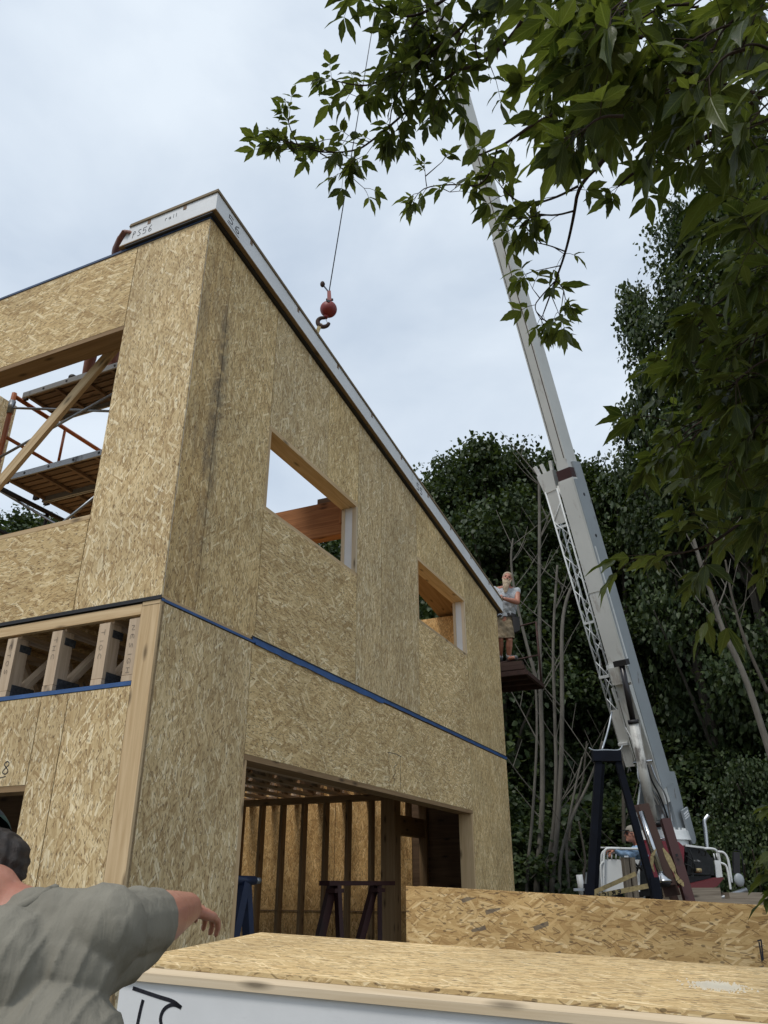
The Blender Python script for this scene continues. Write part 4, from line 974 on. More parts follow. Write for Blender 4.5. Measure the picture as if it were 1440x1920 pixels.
# sawdust
mb = MB()
rs = random.Random(3)
for i in range(900):
    cx, cy = rs.gauss(0, .032), rs.gauss(0, .035)
    c = onf = None
    v = ray(1345, 1850); o = Vector((0, 0, CAMZ)); Pm = PM.inverted(); o2 = Pm @ o; d2 = Pm.to_3x3() @ v; t = -o2.z / d2.z; c = o2 + d2 * t
    p = Vector((c.x + cx, c.y + cy, .001)); s_ = rs.uniform(.0012, .0035)
    mb.hexa([p + Vector((-s_, -s_, 0)), p + Vector((s_, -s_ * .6, 0)), p + Vector((s_ * .8, s_, 0))], [p + Vector((-s_ * .4, -s_ * .4, s_ * 1.2)), p + Vector((s_ * .5, -s_ * .2, s_)), p + Vector((s_ * .3, s_ * .5, s_ * .9))])
o = link('sawdust', mb.mesh('sawdust', PM), M['sawdust']); tag(o, kind='stuff')
# standing sheet behind it
YB = 4.25
q0 = at(761, 1661, 4.02)
dirb = Vector((math.cos(R(24.7)), -math.sin(R(24.7)), 0))
def onstand(px, py):
    r_ = ray(px, py); nrm = dirb.cross(Vector((0, 0, 1))); P_ = q0 - Vector((0, 0, CAMZ)); t = P_.dot(nrm) / r_.dot(nrm); return r_ * t + Vector((0, 0, CAMZ))
q1 = onstand(1440, 1699); ext = q0 + (q1 - q0) * 1.12
ss = thing('strand_board_panel', 'orange-brown strand board panel standing on edge behind the flat panel', 'panel', (q0.x, q0.y, 0))
nb = dirb.cross(Vector((0, 0, 1))) * -.012; h0 = .62
L_ = (ext - q0).length
SM = Matrix.Identity(4)
def sheet(off, th, m, nm, e=0.0, top=0):
    mb = MB(); b0, b1 = q0 + nb * off, ext + nb * off
    up0, up1 = b0 + Vector((0, 0, -top)), b1 + Vector((0, 0, -top)); lo0, lo1 = Vector((b0.x, b0.y, h0)), Vector((b1.x, b1.y, h0)); w_ = nb.normalized() * th
    for A in ([lo0, lo1, up1, up0],): 
        Bk = [p + w_ for p in A]; hh = up0.z - h0
        uvA = [(0, 0), (L_, 0), (L_, hh), (0, hh)]
        mb.poly(A, uvA); mb.poly(Bk[::-1], uvA[::-1])
        for i in range(4): j = (i + 1) % 4; mb.poly([A[j], A[i], Bk[i], Bk[j]], [(0, 0), (L_ if i % 2 == 0 else hh, 0), (L_ if i % 2 == 0 else hh, th), (0, th)])
    return part(ss, nm, mb, m)
sheet(0, .0112, 'osb_big', 'face_sheet'); sheet(1.0, .125, 'foam', 'foam_core', top=.004); sheet(12.0, .0112, 'osb_in', 'back_sheet')
mb = MB(); pts = [onstand(1425, 1757), onstand(1429, 1800), ]; 
mk = Vector((0, 0, 0)) - nb.normalized() * .0012
for ln in ([(1420, 1764), (1428, 1762)], [(1427, 1762), (1431, 1800)], [(1423, 1766), (1429, 1803)]):
    a, b = [onstand(*p) + mk for p in ln]; d = (b - a).normalized(); s_ = d.cross(nb.normalized()) * .0025; mb.poly([a - s_, b - s_, b + s_, a + s_])
part(ss, 'handwriting', mb, 'ink')
for f_ in (.2, .8):
    tr = thing('support_block', 'grey timber block hidden under the %s end of the standing panel' % ('left' if f_ < .5 else 'right'), 'block', (q0.lerp(ext, f_)).xy.to_3d(), None, 'blocks under the standing panel')
    c = q0.lerp(ext, f_); q_bar(tr, 'block', (c.x, c.y + .08, 0), (c.x, c.y + .08, h0 - .001), .3, .25, 'oldwood', up=(0, 1, 0))
#CHUNK3

# ------------------------------------------------------------------ crane truck
K0 = at(1248, 1520, 13.0); K1 = at(757, -200, 8.9)
ct = thing('crane_truck', 'white boom truck crane with raised telescopic boom and lattice jib beside the trees', 'crane truck', (K0.x, K0.y, 0))
kd = (K1 - K0).normalized(); KL = (K1 - K0).length
kside = Vector((-kd.y, kd.x, 0)).normalized() * -1
if kside.x < 0: kside = -kside
kup = kside.cross(kd).normalized()
if kup.y < 0: kup = -kup             # back of the boom, away from the camera
def B(k, s_=0, u_=0): return K0 + kd * (KL * k) + kside * s_ + kup * u_
def boxsec(name, k0, k1, W, D, m='wpaint', W1=None, D1=None, parent=None, bevel=.012, s_=0, u_=0):
    mb = MB(); W1 = W1 or W; D1 = D1 or D
    a = [B(k0, s_ + x * W / 2, u_ + y * D / 2) for x, y in ((-1, -1), (1, -1), (1, 1), (-1, 1))]; b = [B(k1, s_ + x * W1 / 2, u_ + y * D1 / 2) for x, y in ((-1, -1), (1, -1), (1, 1), (-1, 1))]
    mb.hexa(a, b); return part(ct, name, mb, m, parent, bevel=bevel)
k_end = .302
bs = boxsec('boom_base_section', .008, k_end, .285, .43)
q = boxsec('side_plate', .02, k_end - .002, .012, .39, 'grey_paint', parent=bs, s_=.149, bevel=.003)
for f0, f1, wx in ((.195, .300, .265), (.128, .193, .275)):
    boxsec('cover_plate', f0, f1, wx, .008, 'wpaint', parent=bs, u_=-.221, s_=-.008, bevel=.002)
boxsec('flange', .128, .235, .014, .03, 'wclean', parent=bs, s_=.158, u_=-.15, bevel=.003); boxsec('flange', .126, .1295, .36, .05, 'wclean', parent=bs, s_=.0, u_=-.235, bevel=.003)
for kk in (.245, .285):
    mb = MB(); mb.tube([B(kk, .154, 0), B(kk, .158, 0)], .03, 12); part(ct, 'plate_hole', mb, 'black', bs)
boxsec('rust_band', .2985, .312, .262, .40, 'rustred', parent=bs)
boxsec('boom_collar', .3, .318, .29, .26, 'grey_paint', parent=bs, u_=.08, bevel=.004)
b2 = boxsec('boom_middle_section', .3, .56, .215, .36)
b3 = boxsec('boom_tip_section', .555, .99, .185, .33)
for sx in (-1, 1):
    boxsec('edge_strip', .32, .555, .018, .02, 'wpaint', parent=b2, s_=sx * .098, u_=-.185, bevel=.003); boxsec('edge_strip', .56, .985, .015, .016, 'wpaint', parent=b3, s_=sx * .084, u_=-.170, bevel=.003)
boxsec('grease_track', .322, .555, .012, .004, 'rust', parent=b2, s_=.070, u_=-.1825, bevel=0); boxsec('grease_track', .322, .555, .006, .004, 'engine', parent=b2, s_=-.08, u_=-.1825, bevel=0)
boxsec('grease_track', .56, .985, .012, .004, 'rust', parent=b3, s_=.058, u_=-.1675, bevel=0)
mb = MB(); mb.tube([B(.995, -.09, -.06), B(.995, .09, -.06)], .22, 20); part(ct, 'sheave', mb, 'wpaint', bevel=.01)
boxsec('boom_head', .985, 1.0, .24, .44, 'wpaint')
# lattice jib stowed on the left of the boom
def J(k, s_, u_): return B(k, -.335 + s_, u_ - .02)
jb = q_tube(ct, 'jib', [J(.045, -.085, -.04), J(.298, -.13, -.10)], .016, 'wclean')
q_tube(ct, 'chord', [J(.045, .075, -.04), J(.298, .10, -.10)], .016, 'wclean', jb); q_tube(ct, 'chord', [J(.045, -.085, .08), J(.298, -.13, .14)], .016, 'wclean', jb); q_tube(ct, 'chord', [J(.045, .075, .08), J(.298, .10, .14)], .016, 'wclean', jb)
n = 15
for i in range(n):
    a, b = i / n, (i + 1) / n; ka, kb = .035 + .25 * a, .035 + .25 * b; wa = lambda q, sg: (-.085 - .045 * q) if sg < 0 else (.075 + .025 * q); ua = -.04 - .06 * a; ub = -.04 - .06 * b; va = .08 + .06 * a; vb = .08 + .06 * b
    sg = 1 if i % 2 else -1
    q_tube(ct, 'lacing', [J(ka, wa(a, sg), ua), J(kb, wa(b, -sg), ub)], .008, 'wclean', jb, 6); q_tube(ct, 'lacing', [J(ka, wa(a, -sg), va), J(kb, wa(b, sg), vb)], .008, 'wclean', jb, 6)
    q_tube(ct, 'lacing', [J(ka, wa(a, -1), ua if sg > 0 else va), J(kb, wa(b, -1), vb if sg > 0 else ub)], .008, 'wclean', jb, 6)
for kk in (.06, .12, .17, .262):
    q_bar(ct, 'cross_plate', J(kk, -.085 - .045 * (kk - .035) / .26, -.07), J(kk, .075 + .025 * (kk - .035) / .26, -.07), .05, .04, 'wclean', jb, up=kd)
q_bar(ct, 'web_plate', J(.265, -.01, -.085), J(.298, -.01, -.095), .20, .012, 'wpaint', jb, up=kup)
q_bar(ct, 'web_plate', J(.04, .0, -.055), J(.090, .0, -.06), .16, .012, 'wpaint', jb, up=kup)
hd_ = q_bar(ct, 'jib_head', J(.297, -.03, -.04), J(.316, -.05, -.04), .24, .14, 'wpaint', jb, up=kup, w1=.32)
for s_, t_ in ((-.17, -.23), (-.06, -.10), (.07, .09)): q_bar(ct, 'lug', J(.314, s_, -.04), J(.326, t_, -.04), .055, .05, 'wpaint', jb, up=kup)
q_tube(ct, 'strut', [J(.30, .10, -.06), B(.285, -.15, -.15)], .02, 'wpaint', jb)
# lift cylinder
c0, c1 = at(1226, 1545, 12.5), at(1165, 1243, 12.1); cm = c0.lerp(c1, .61)
cy = q_tube(ct, 'lift_cylinder', [c0, cm], .073, 'oil', n=16); q_tube(ct, 'collar', [cm, cm + (c1 - c0).normalized() * .06], .082, 'black', cy, 16)
q_tube(ct, 'rod', [cm, c1], .045, 'rod', cy, 14)
q_bar(ct, 'rod_clamp', c1 + kside * -.11, c1 + kside * .11, .12, .09, 'black', cy, up=kd)
q_tube(ct, 'pin', [c0 + kside * -.16, c0 + kside * .16], .05, 'engine', cy)
boxsec('cylinder_bracket', .112, .127, .27, .10, 'wpaint', u_=-.25)
for s_ in (-1, 1):
    mb = MB(); mb.poly([B(.10, s_ * .15, -.25), B(.03, s_ * .15, -.25), B(.10, s_ * .15, -.38)]); 
    mb = MB(); a = [B(.11, s_ * .15, -.25), B(.045, s_ * .15, -.25), B(.11, s_ * .15, -.36)]; mb.hexa(a, [p + kside * .012 for p in a]); part(ct, 'gusset', mb, 'wpaint', bs)
# turret side plates with the hinge
tb = K0 + Vector((0, 0, 0))
ped_c = at(1245, 1600, 13.1); zt0 = at(1245, 1556, 13.1).z
def turret_plate(s_):
    mb = MB(); o = Vector((ped_c.x, ped_c.y, 0)) + kside * s_
    fw_ = Vector((kd.x, kd.y, 0)).normalized()
    pr = [(.02, 0), (-.52, 0), (-.46, .55), (-.28, .95), (.16, .78), (.36, .0)]
    pr = [(.38, 0), (-.42, 0), (-.42, .42), (-.30, .92), (-.05, .90), (.36, .10)]
    a = [o + fw_ * x + Vector((0, 0, zt0 + z * .95)) for x, z in pr]; mb.hexa(a, [p + kside * .03 for p in a]); return part(ct, 'turret_plate', mb, 'grey_paint', bevel=.004)
tp1 = turret_plate(.20); turret_plate(-.23)
boxsec('boom_heel', -.035, .02, .30, .30, 'grey_paint', s_=.0, u_=.10)
mb = MB(); hl = B(-.002, .20, .18); prl = []
for i in range(12):
    a = math.pi * i / 11; prl.append(hl - kd * .42 + kup * .10 * math.cos(a) - kd * .10 * math.sin(a))
prl = [hl + kup * -.10, hl + kup * .12][::1] + [p for p in prl]
mb.hexa(prl, [p + kside * .03 for p in prl]); lug = part(ct, 'heel_lug', mb, 'grey_paint')
for i in range(3): q_bar(ct, 'stripe', hl + kside * .032 - kd * (.06 + .035 * i) + kup * -.08, hl + kside * .032 - kd * (.05 + .035 * i) + kup * .09, .018, .004, 'foam', lug, up=kside)
fw_ = Vector((kd.x, kd.y, 0)).normalized(); o_ = Vector((ped_c.x, ped_c.y, zt0)) + kside * .232
mb = MB(); strokes(mb, [[(0, .28), (0, .42), (-.02, .5), (.14, .5), (.14, .3), (.02, .26), (.02, .12)]], o_ + fw_ * .08, fw_ * -1, (0, 0, 1), kside, .026, .002); part(ct, 'painted_mark', mb, 'foam', tp1)
# hoses under the hinge
rs = random.Random(8)
mf = q_tube(ct, 'hose_manifold', [B(.045, -.16, -.28), B(.045, .15, -.28)], .022, 'chrome')
for i, s_ in enumerate((-.11, -.06, .0, .05, .11)):
    p0_ = B(.042, s_, -.28); p2 = Vector((ped_c.x, ped_c.y - .35, zt0 + .12)) + kside * (s_ * .5)
    q_tube(ct, 'hose', arc([p0_, p0_ + Vector((.02 * (i - 2), -.05, -.25)), p0_.lerp(p2, .55) + Vector((.05 * math.sin(i * 2), -.08, 0)), p2]), .013, 'engine' if i % 2 else 'galv', mf, 6)
q_tube(ct, 'hose', arc([B(.075, -.14, -.262), B(.055, -.03, -.30), B(.056, .03, -.30), B(.078, .13, -.262)]), .008, 'foam', mf, 6)
# pedestal
mb = MB(); zz = zt0
mb.tube([(ped_c.x, ped_c.y, 1.1), (ped_c.x, ped_c.y, zz - .16)], .38, 28); pd = part(ct, 'pedestal', mb, 'wclean', smooth=False, bevel=.01)
mb = MB(); mb.tube([(ped_c.x, ped_c.y, zz - .16), (ped_c.x, ped_c.y, zz - .10), (ped_c.x, ped_c.y, zz - .02)], .43, 32, .40); part(ct, 'slewing_ring', mb, 'wclean', pd, bevel=.008)
for i in range(24):
    a = i / 24 * 6.283; mb = MB(); mb.tube([(ped_c.x + .36 * math.cos(a), ped_c.y + .36 * math.sin(a), zz - .02), (ped_c.x + .36 * math.cos(a), ped_c.y + .36 * math.sin(a), zz + .012)], .016, 6); part(ct, 'bolt', mb, 'wclean', pd)
# bed, chassis, wheels
DZ = at(1250, 1682, 12.4).z
def wb(name, x0, x1, y0, y1, z0, z1, m, parent=None, bevel=.006, label=None):
    mb = MB(); mb.box(x0, x1, y0, y1, z0, z1); return part(ct, name, mb, m, parent, bevel=bevel, label=label)
wb('bed', 3.05, 7.0, 11.9, 14.3, DZ - .12, DZ - .02, 'oldwood')
wb('chassis', 2.2, 9.6, 12.7, 13.5, .62, DZ - .125, 'engine')
for x in (3.2, 4.5, 8.6):
    for y in (12.0, 14.0):
        mb = MB(); mb.tube([(x, y - .14, .5), (x, y + .14, .5)], .5, 28); wh = part(ct, 'wheel', mb, 'engine', bevel=.03)
        mb = MB(); mb.tube([(x, y - .15, .5), (x, y + .15, .5)], .26, 20); part(ct, 'rim', mb, 'wclean', wh)
cab = wb('cab', 7.3, 9.0, 11.95, 14.15, .9, 2.35, 'wclean', bevel=.08); wb('window', 7.6, 8.6, 11.935, 11.95, 1.65, 2.2, 'glass', cab, bevel=.004)
# red power unit and black engine
def quad_box(name, pxs, Y0, Y1, m, parent=None, bevel=.01, label=None):
    a = [at(x, y, Y0) for x, y in pxs]; b = [p + Vector((0, Y1 - Y0, 0)) for p in a]; mb = MB(); mb.hexa(a, b); return part(ct, name, mb, m, parent, bevel=bevel, label=label)
rd = quad_box('power_unit', [(1203, 1645), (1282, 1645), (1283, 1588), (1272, 1578), (1214, 1575), (1206, 1590)], 12.35, 12.9, 'redpaint', bevel=.015)
quad_box('panel_line', [(1250, 1600), (1278, 1602), (1278, 1604), (1250, 1602)], 12.335, 12.35, 'black', rd, 0); quad_box('panel_line', [(1255, 1614), (1280, 1620), (1280, 1622), (1255, 1616)], 12.335, 12.35, 'black', rd, 0)
o_ = at(1250, 1603, 12.345); part(ct, 'lettering', write('ROWE', o_, (.016, 0, -.001), (0, 0, .022), (0, -1, 0), .004), 'foam', rd)
q_tube(ct, 'lifting_handle', arc([at(1236, 1577, 12.5), at(1240, 1571, 12.5), at(1258, 1571, 12.5), at(1262, 1577, 12.5)]), .012, 'chrome', rd)
en = quad_box('engine', [(1288, 1640), (1332, 1640), (1333, 1606), (1326, 1598), (1290, 1598)], 12.4, 12.85, 'engine', bevel=.02)
quad_box('air_cleaner', [(1284, 1598), (1320, 1600), (1320, 1587), (1284, 1585)], 12.45, 12.75, 'engine', en, .02)
quad_box('cover_edge', [(1286, 1587), (1322, 1591), (1322, 1588), (1286, 1583)], 12.42, 12.8, 'wclean', en, .003)
o_ = at(1297, 1615, 12.39); part(ct, 'lettering', write('KUBOTA', o_, (.017, 0, -.001), (0, 0, .021), (0, -1, 0), .0045), 'foam', en)
q_tube(ct, 'oil_filter', [at(1304, 1632, 12.36), at(1315, 1632, 12.36)], .028, 'strap', en)
for (a, b) in (((1292, 1592), (1296, 1640)), ((1286, 1605), (1304, 1634)), ((1300, 1590), (1310, 1600)), ((1312, 1592), (1322, 1604)), ((1284, 1620), (1296, 1636))):
    p, q = at(*a, 12.33), at(*b, 12.33); q_tube(ct, 'hose', arc([p, p.lerp(q, .5) + Vector((.05, -.03, .02)), q]), .010, 'galv' if a[0] % 2 else 'engine', en, 6)
quad_box('drip_tray', [(1270, 1664), (1350, 1645), (1358, 1646), (1345, 1662), (1300, 1676), (1266, 1674)], 12.2, 12.7, 'darkred')
quad_box('skid', [(1195, 1655), (1340, 1655), (1340, 1641), (1195, 1645)], 12.45, 13.0, 'engine')
quad_box('tank', [(1192, 1668), (1222, 1668), (1222, 1636), (1205, 1622), (1194, 1626)], 12.25, 12.5, 'engine', bevel=.03)
# operator station: white panel, rails
pn = quad_box('guard_panel', [(1131, 1672), (1200, 1672), (1200, 1612), (1131, 1611)], 12.2, 12.23, 'wclean', bevel=.004)
def rail(pts, r, Y, parent=None, m='wclean'):
    return q_tube(ct, 'guard_rail', arc([at(x, y, Y) for x, y in pts], 2), r, m, parent)
gr1 = rail([(1131, 1668), (1132, 1640), (1132, 1600), (1136, 1591), (1150, 1591), (1205, 1592)], .018, 12.17); rail([(1129, 1670), (1126, 1630), (1126, 1622), (1131, 1616)], .014, 12.15, gr1); rail([(1128, 1640), (1127, 1606), (1130, 1597), (1136, 1594)], .014, 12.3, gr1)
for x in (1139, 1147, 1155, 1163): q_tube(ct, 'spindle', [at(x, 1599, 12.2), at(x, 1612, 12.2)], .009, 'wclean', gr1, 6)
q_tube(ct, 'spindle_rail', [at(1133, 1599, 12.2), at(1166, 1599, 12.2)], .008, 'wclean', gr1, 6)
rail([(1108, 1590), (1150, 1589), (1206, 1593)], .012, 12.6, gr1)
q_tube(ct, 'control_lever', [at(1178, 1606, 12.2), at(1204, 1632, 12.2)], .014, 'engine'); q_tube(ct, 'control_lever', [at(1172, 1606, 12.15), at(1196, 1630, 12.15)], .014, 'engine'); q_tube(ct, 'control_lever', [at(1204, 1605, 12.15), at(1192, 1640, 12.15)], .014, 'engine')
gr2 = rail([(1320, 1591), (1338, 1591), (1346, 1597), (1350, 1615)], .018, 12.6); rail([(1346, 1597), (1358, 1598), (1366, 1612), (1372, 1655)], .018, 12.5, gr2); rail([(1352, 1618), (1362, 1622), (1366, 1640), (1370, 1668)], .016, 12.4, gr2)
quad_box('guard_panel', [(1343, 1646), (1355, 1644), (1351, 1613), (1340, 1613)], 12.5, 12.53, 'wclean', bevel=.004)
for x in (1338, 1343, 1347): q_tube(ct, 'spindle', [at(x, 1600, 12.6), at(x + 3, 1613, 12.6)], .009, 'wclean', gr2, 6)
quad_box('frame_post', [(1333, 1645), (1340, 1645), (1337, 1608), (1331, 1608)], 12.45, 12.5, 'engine')
ex = q_tube(ct, 'exhaust_stack', arc([at(1326, 1592, 13.1), at(1323, 1560, 13.1), at(1320, 1541, 13.1), at(1322, 1536, 13.1), at(1328, 1529, 13.1)], 2), .035, 'chrome')
q_tube(ct, 'mirror_arm', arc([at(1376, 1595, 12.6), at(1384, 1594, 12.6), at(1392, 1600, 12.6), at(1394, 1640, 12.6)]), .008, 'engine')
quad_box('mirror', [(1376, 1637), (1388, 1638), (1387, 1598), (1376, 1597)], 12.5, 12.56, 'black', bevel=.02)
mb = MB(); mb.ball(at(1386, 1650, 12.5), (.075, .04, .09), 14, 10); part(ct, 'round_mirror', mb, 'grey_paint', smooth=True)
q_tube(ct, 'front_pipe', [at(1340, 1688, 12.2), at(1400, 1668, 12.2)], .03, 'galv')
quad_box('toolbox', [(1100, 1675), (1128, 1675), (1129, 1636), (1108, 1635)], 12.7, 13.2, 'grey_paint', bevel=.02)
q_tube(ct, 'corner_tube', [at(1092, 1680, 11.9), at(1086, 1640, 11.9)], .045, 'wclean')
wb('bed_timber', 3.9, 4.6, 11.9, 12.2, DZ - .02, DZ + .12, 'oldwood'); wb('bed_timber', 4.75, 5.9, 12.0, 12.3, DZ - .02, DZ + .06, 'oldwood')

# operator
op = thing('person', 'seated crane operator in light blue shirt, khaki cap and dark glasses', 'person', at(1200, 1640, 12.5))
hc = at(1184, 1565, 12.5); Lo_h = None
mb = MB(); shn, shf = at(1198, 1593, 12.35), at(1200, 1590, 12.8); nk_o = at(1196, 1583, 12.55); ch_o = at(1202, 1607, 12.55); pv_o = at(1208, 1650, 12.6)
torso(mb, pv_o, ch_o, nk_o, shf, shn, (0, -1, 0), .95); Lo, Bo = head(mb, hc, (-1, -.25, .12), (.1, 0, 1)); cap(mb, nk_o, .055, hc + Vector((.02, 0, -.05)), .052)
el1, wr1 = at(1176, 1603, 12.2), at(1152, 1594, 12.2); el2, wr2 = at(1178, 1600, 12.7), at(1156, 1598, 12.75)
arm(mb, shn, el1, wr1); arm(mb, shf, el2, wr2); hand(mb, wr1, (-1, 0, 0), (0, .2, -1), 1, .7); hand(mb, wr2, (-1, 0, -.2), (0, 0, -1), -1, .7)
leg(mb, pv_o + Vector((0, -.1, 0)), pv_o + Vector((-.42, -.12, .02)), pv_o + Vector((-.44, -.12, -.40)), pv_o + Vector((-.56, -.12, -.47))); leg(mb, pv_o + Vector((0, .1, 0)), pv_o + Vector((-.42, .12, .02)), pv_o + Vector((-.44, .12, -.40)), pv_o + Vector((-.56, .12, -.47)))
solid(op, 'body', mb, 'skin2', .008)
mb = MB(); torso(mb, pv_o, ch_o, nk_o + Vector((0, 0, -.03)), shf, shn, (0, -1, 0), 1.08); cap(mb, shn, .072, el1, .058); cap(mb, el1, .058, el1.lerp(wr1, .85), .045); cap(mb, shf, .072, el2, .058); cap(mb, el2, .058, el2.lerp(wr2, .85), .045)
solid(op, 'shirt', mb, 'denimblue', .010, disp=wr_)
mb = MB()
for s_ in (-1, 1): cap(mb, pv_o + Vector((0, s_ * .1, 0)), .11, pv_o + Vector((-.42, s_ * .12, .02)), .08); cap(mb, pv_o + Vector((-.42, s_ * .12, .02)), .078, pv_o + Vector((-.44, s_ * .12, -.36)), .055)
solid(op, 'trousers', mb, 'jeans', .012)
mb = MB(); mb.ball(Lo(0, -.015, .055), (.086, .104, .080), 20, 14, Bo); co = solid(op, 'cap', mb, 'cap', .007, cut=[(Lo(0, 0, .045), Bo @ Vector((0, -.2, -1)))])
mb = MB(); mb.hexa([Lo(-.06, .07, .048), Lo(.06, .07, .048), Lo(.045, .165, .035), Lo(-.045, .165, .035)], [Lo(-.06, .07, .056), Lo(.06, .07, .056), Lo(.045, .165, .042), Lo(-.045, .165, .042)]); part(op, 'visor', mb, 'engine', co)
for s_ in (-1, 1):
    mb = MB(); mb.ball(Lo(s_ * .033, .090, .006), (.027, .010, .019), 12, 8, Bo); gl = part(op, 'sunglasses_lens', mb, 'glass', smooth=True)
    q_tube(op, 'temple', [Lo(s_ * .058, .085, .01), Lo(s_ * .08, -.01, .012)], .004, 'glass', gl, 6)
mb = MB(); sp0 = pv_o + Vector((.05, 0, -.16)); mb.box(sp0.x - .25, sp0.x + .25, sp0.y - .25, sp0.y + .25, sp0.z - .05, sp0.z + .05); part(ct, 'seat', mb, 'engine', bevel=.02)
mb = MB(); mb.box(sp0.x - .05, sp0.x + .05, sp0.y - .05, sp0.y + .05, DZ - .03, sp0.z - .05) if sp0.z - .05 > DZ else mb.box(sp0.x - .05, sp0.x + .05, sp0.y - .05, sp0.y + .05, sp0.z - .2, sp0.z - .05); part(ct, 'seat_post', mb, 'engine')

# ------------------------------------------------------------------ hook and cable
bc = at(616, 580, 8.6)
hb = thing('crane_hook', 'red and rust headache ball with hook hanging on a steel rope above the roof edge', 'crane hook', bc + Vector((0, 0, -.3)))
ctop = at(617, 547, 8.6)
cdv = (B(1.0, 0, -.25) - ctop)
cb = q_tube(hb, 'rope', [ctop, ctop + cdv], .0085, 'wire', n=6)
mb = MB(); mb.ball(bc, .118, 28, 18); mb2 = part(hb, 'ball', mb, 'ballred', smooth=True)
mb = MB(); mb.tube([bc + Vector((.0, -.1, .05)), bc + Vector((.005, -.114, .055))], .028, 12); part(hb, 'painted_mark', mb, 'black', mb2)
m1 = at(618, 563, 8.6); q_bar(hb, 'socket', m1 + Vector((0, 0, -.03)), ctop + Vector((0, 0, .0)), .075, .06, 'ballred', w1=.05, h1=.05, bevel=.012)
q_tube(hb, 'socket_pin', [m1 + Vector((-.05, 0, .01)), m1 + Vector((.05, 0, .01))], .018, 'rust')
pgt = at(606, 535, 8.6); pg = q_tube(hb, 'pigtail', arc([ctop + Vector((0, 0, -.04)), ctop + Vector((-.02, 0, .02)), pgt]), .011, 'wire'); mb = MB(); mb.ball(pgt + Vector((-.01, 0, .02)), (.035, .035, .05), 10, 8); part(hb, 'rope_clamp', mb, 'rust', pg, smooth=True)
h0_ = at(610, 596, 8.6); sw = q_tube(hb, 'swivel', [bc + Vector((-.02, 0, -.10)), h0_], .032, 'ballred')
hk = [h0_ + Vector(v) for v in ((0, 0, 0), (-.07, 0, .0), (-.11, 0, -.06), (-.085, 0, -.13), (-.03, 0, -.16), (.03, 0, -.14), (.055, 0, -.09))]
mb = MB(); P_ = arc(hk, 2); n_ = len(P_); mb.tube(P_, [.020 + .012 * math.sin(math.pi * i / n_) for i in range(n_)], 10); part(hb, 'hook', mb, 'rust', smooth=True)
q_bar(hb, 'latch', h0_ + Vector((.01, 0, -.03)), h0_ + Vector((.045, 0, -.12)), .02, .01, 'galv')
sl_ = at(601, 610, 8.6); q_bar(hb, 'sling', sl_ + Vector((0, 0, .03)), at(588, 640, 8.5), .05, .012, 'strap', up=(0, 1, 0))

# ------------------------------------------------------------------ things in front of the crane
def pix_bar(root, name, a, Ya, b, Yb, w_, h, m, **k): return q_bar(root, name, at(a[0], a[1], Ya), at(b[0], b[1], Yb), w_, h, m, **k)
tf = thing('steel_trestle', 'tall dark navy steel A-frame trestle in front of the crane', 'trestle', (at(1160, 1700, 10.6)).xy.to_3d())
YA = 10.6
tbm = pix_bar(tf, 'top_beam', (1111, 1418), YA, (1163, 1418), YA, .12, .13, 'navy', bevel=.008)
pix_bar(tf, 'leg', (1122, 1428), YA, (1104, 1700), YA, .075, .08, 'navy'); pix_bar(tf, 'leg', (1158, 1426), YA, (1234, 1700), YA, .075, .08, 'navy')
for px_ in (1104, 1234):
    l0 = at(px_, 1700, YA); q_bar(tf, 'foot', l0 + Vector((0, 0, .02)), Vector((l0.x + (px_ - 1170) * .002, l0.y, 0)), .09, .09, 'navy')
a1_ = at(1122, 1428, YA); 
for (a, b) in (((1104, 1658), (1104, 1700)), ((1225, 1645), (1232, 1692))): pix_bar(tf, 'sleeve', a, YA, b, YA, .11, .11, 'navy')
for (a, b) in (((1122, 1440), (1113, 1560)),): pix_bar(tf, 'leg', (1126, 1432), YA + .25, (1112, 1700), YA + .55, .08, .08, 'navy')
q_tube(tf, 'bent_rod', arc([at(1104, 1402, YA), at(1112, 1408, YA), at(1135, 1406, YA), at(1162, 1408, YA), at(1167, 1398, YA)], 2), .012, 'galv', tbm, 6)
q_tube(tf, 'rod', arc([at(1128, 1408, YA), at(1140, 1370, YA + .2), at(1147, 1335, YA + .3)], 1), .013, 'galv', tbm, 6)
q_bar(tf, 'rung', at(1103, 1668, YA), at(1103, 1668, YA) + Vector((-.18, 0, 0)), .03, .03, 'galv')
YB_ = 11.2
bs_ = thing('steel_beam', 'rusty brown steel beam leaning beside the chrome tube', 'steel beam', at(1259, 1700, YB_).xy.to_3d(), None, 'steel beams leaning in front of the crane')
pix_bar(bs_, 'flange', (1202, 1508), YB_ + .3, (1262, 1680), YB_, .015, .20, 'rust', up=(1, 0, 0)); b0_ = at(1262, 1680, YB_)
pix_bar(bs_, 'flange', (1206, 1508), YB_ + .22, (1256, 1660), YB_ - .07, .15, .014, 'rust', up=(0, 1, 0)); q_bar(bs_, 'toe', b0_, Vector((b0_.x + .35, b0_.y - .1, DZ * 0 + 0)), .12, .10, 'rust')
bs2 = thing('steel_beam', 'dark red primed steel beam leaning right of the rusty brown one', 'steel beam', at(1300, 1700, YB_ - .2).xy.to_3d(), None, 'steel beams leaning in front of the crane')
pix_bar(bs2, 'web', (1247, 1537), YB_ + .2, (1299, 1712), YB_ - .2, .12, .10, 'rustred', up=(0, 1, 0)); e0_ = at(1299, 1712, YB_ - .2); q_bar(bs2, 'toe', e0_, Vector((e0_.x + .3, e0_.y - .2, 0)), .12, .10, 'rustred'); pix_bar(bs2, 'hole', (1268, 1601), YB_ - .06, (1270, 1606), YB_ - .06, .03, .01, 'black', up=(0, 1, 0))
tb_ = thing('chrome_tube', 'bright chrome tube leaning between navy trestle and brown beam', 'tube', at(1240, 1640, YB_ - .2))
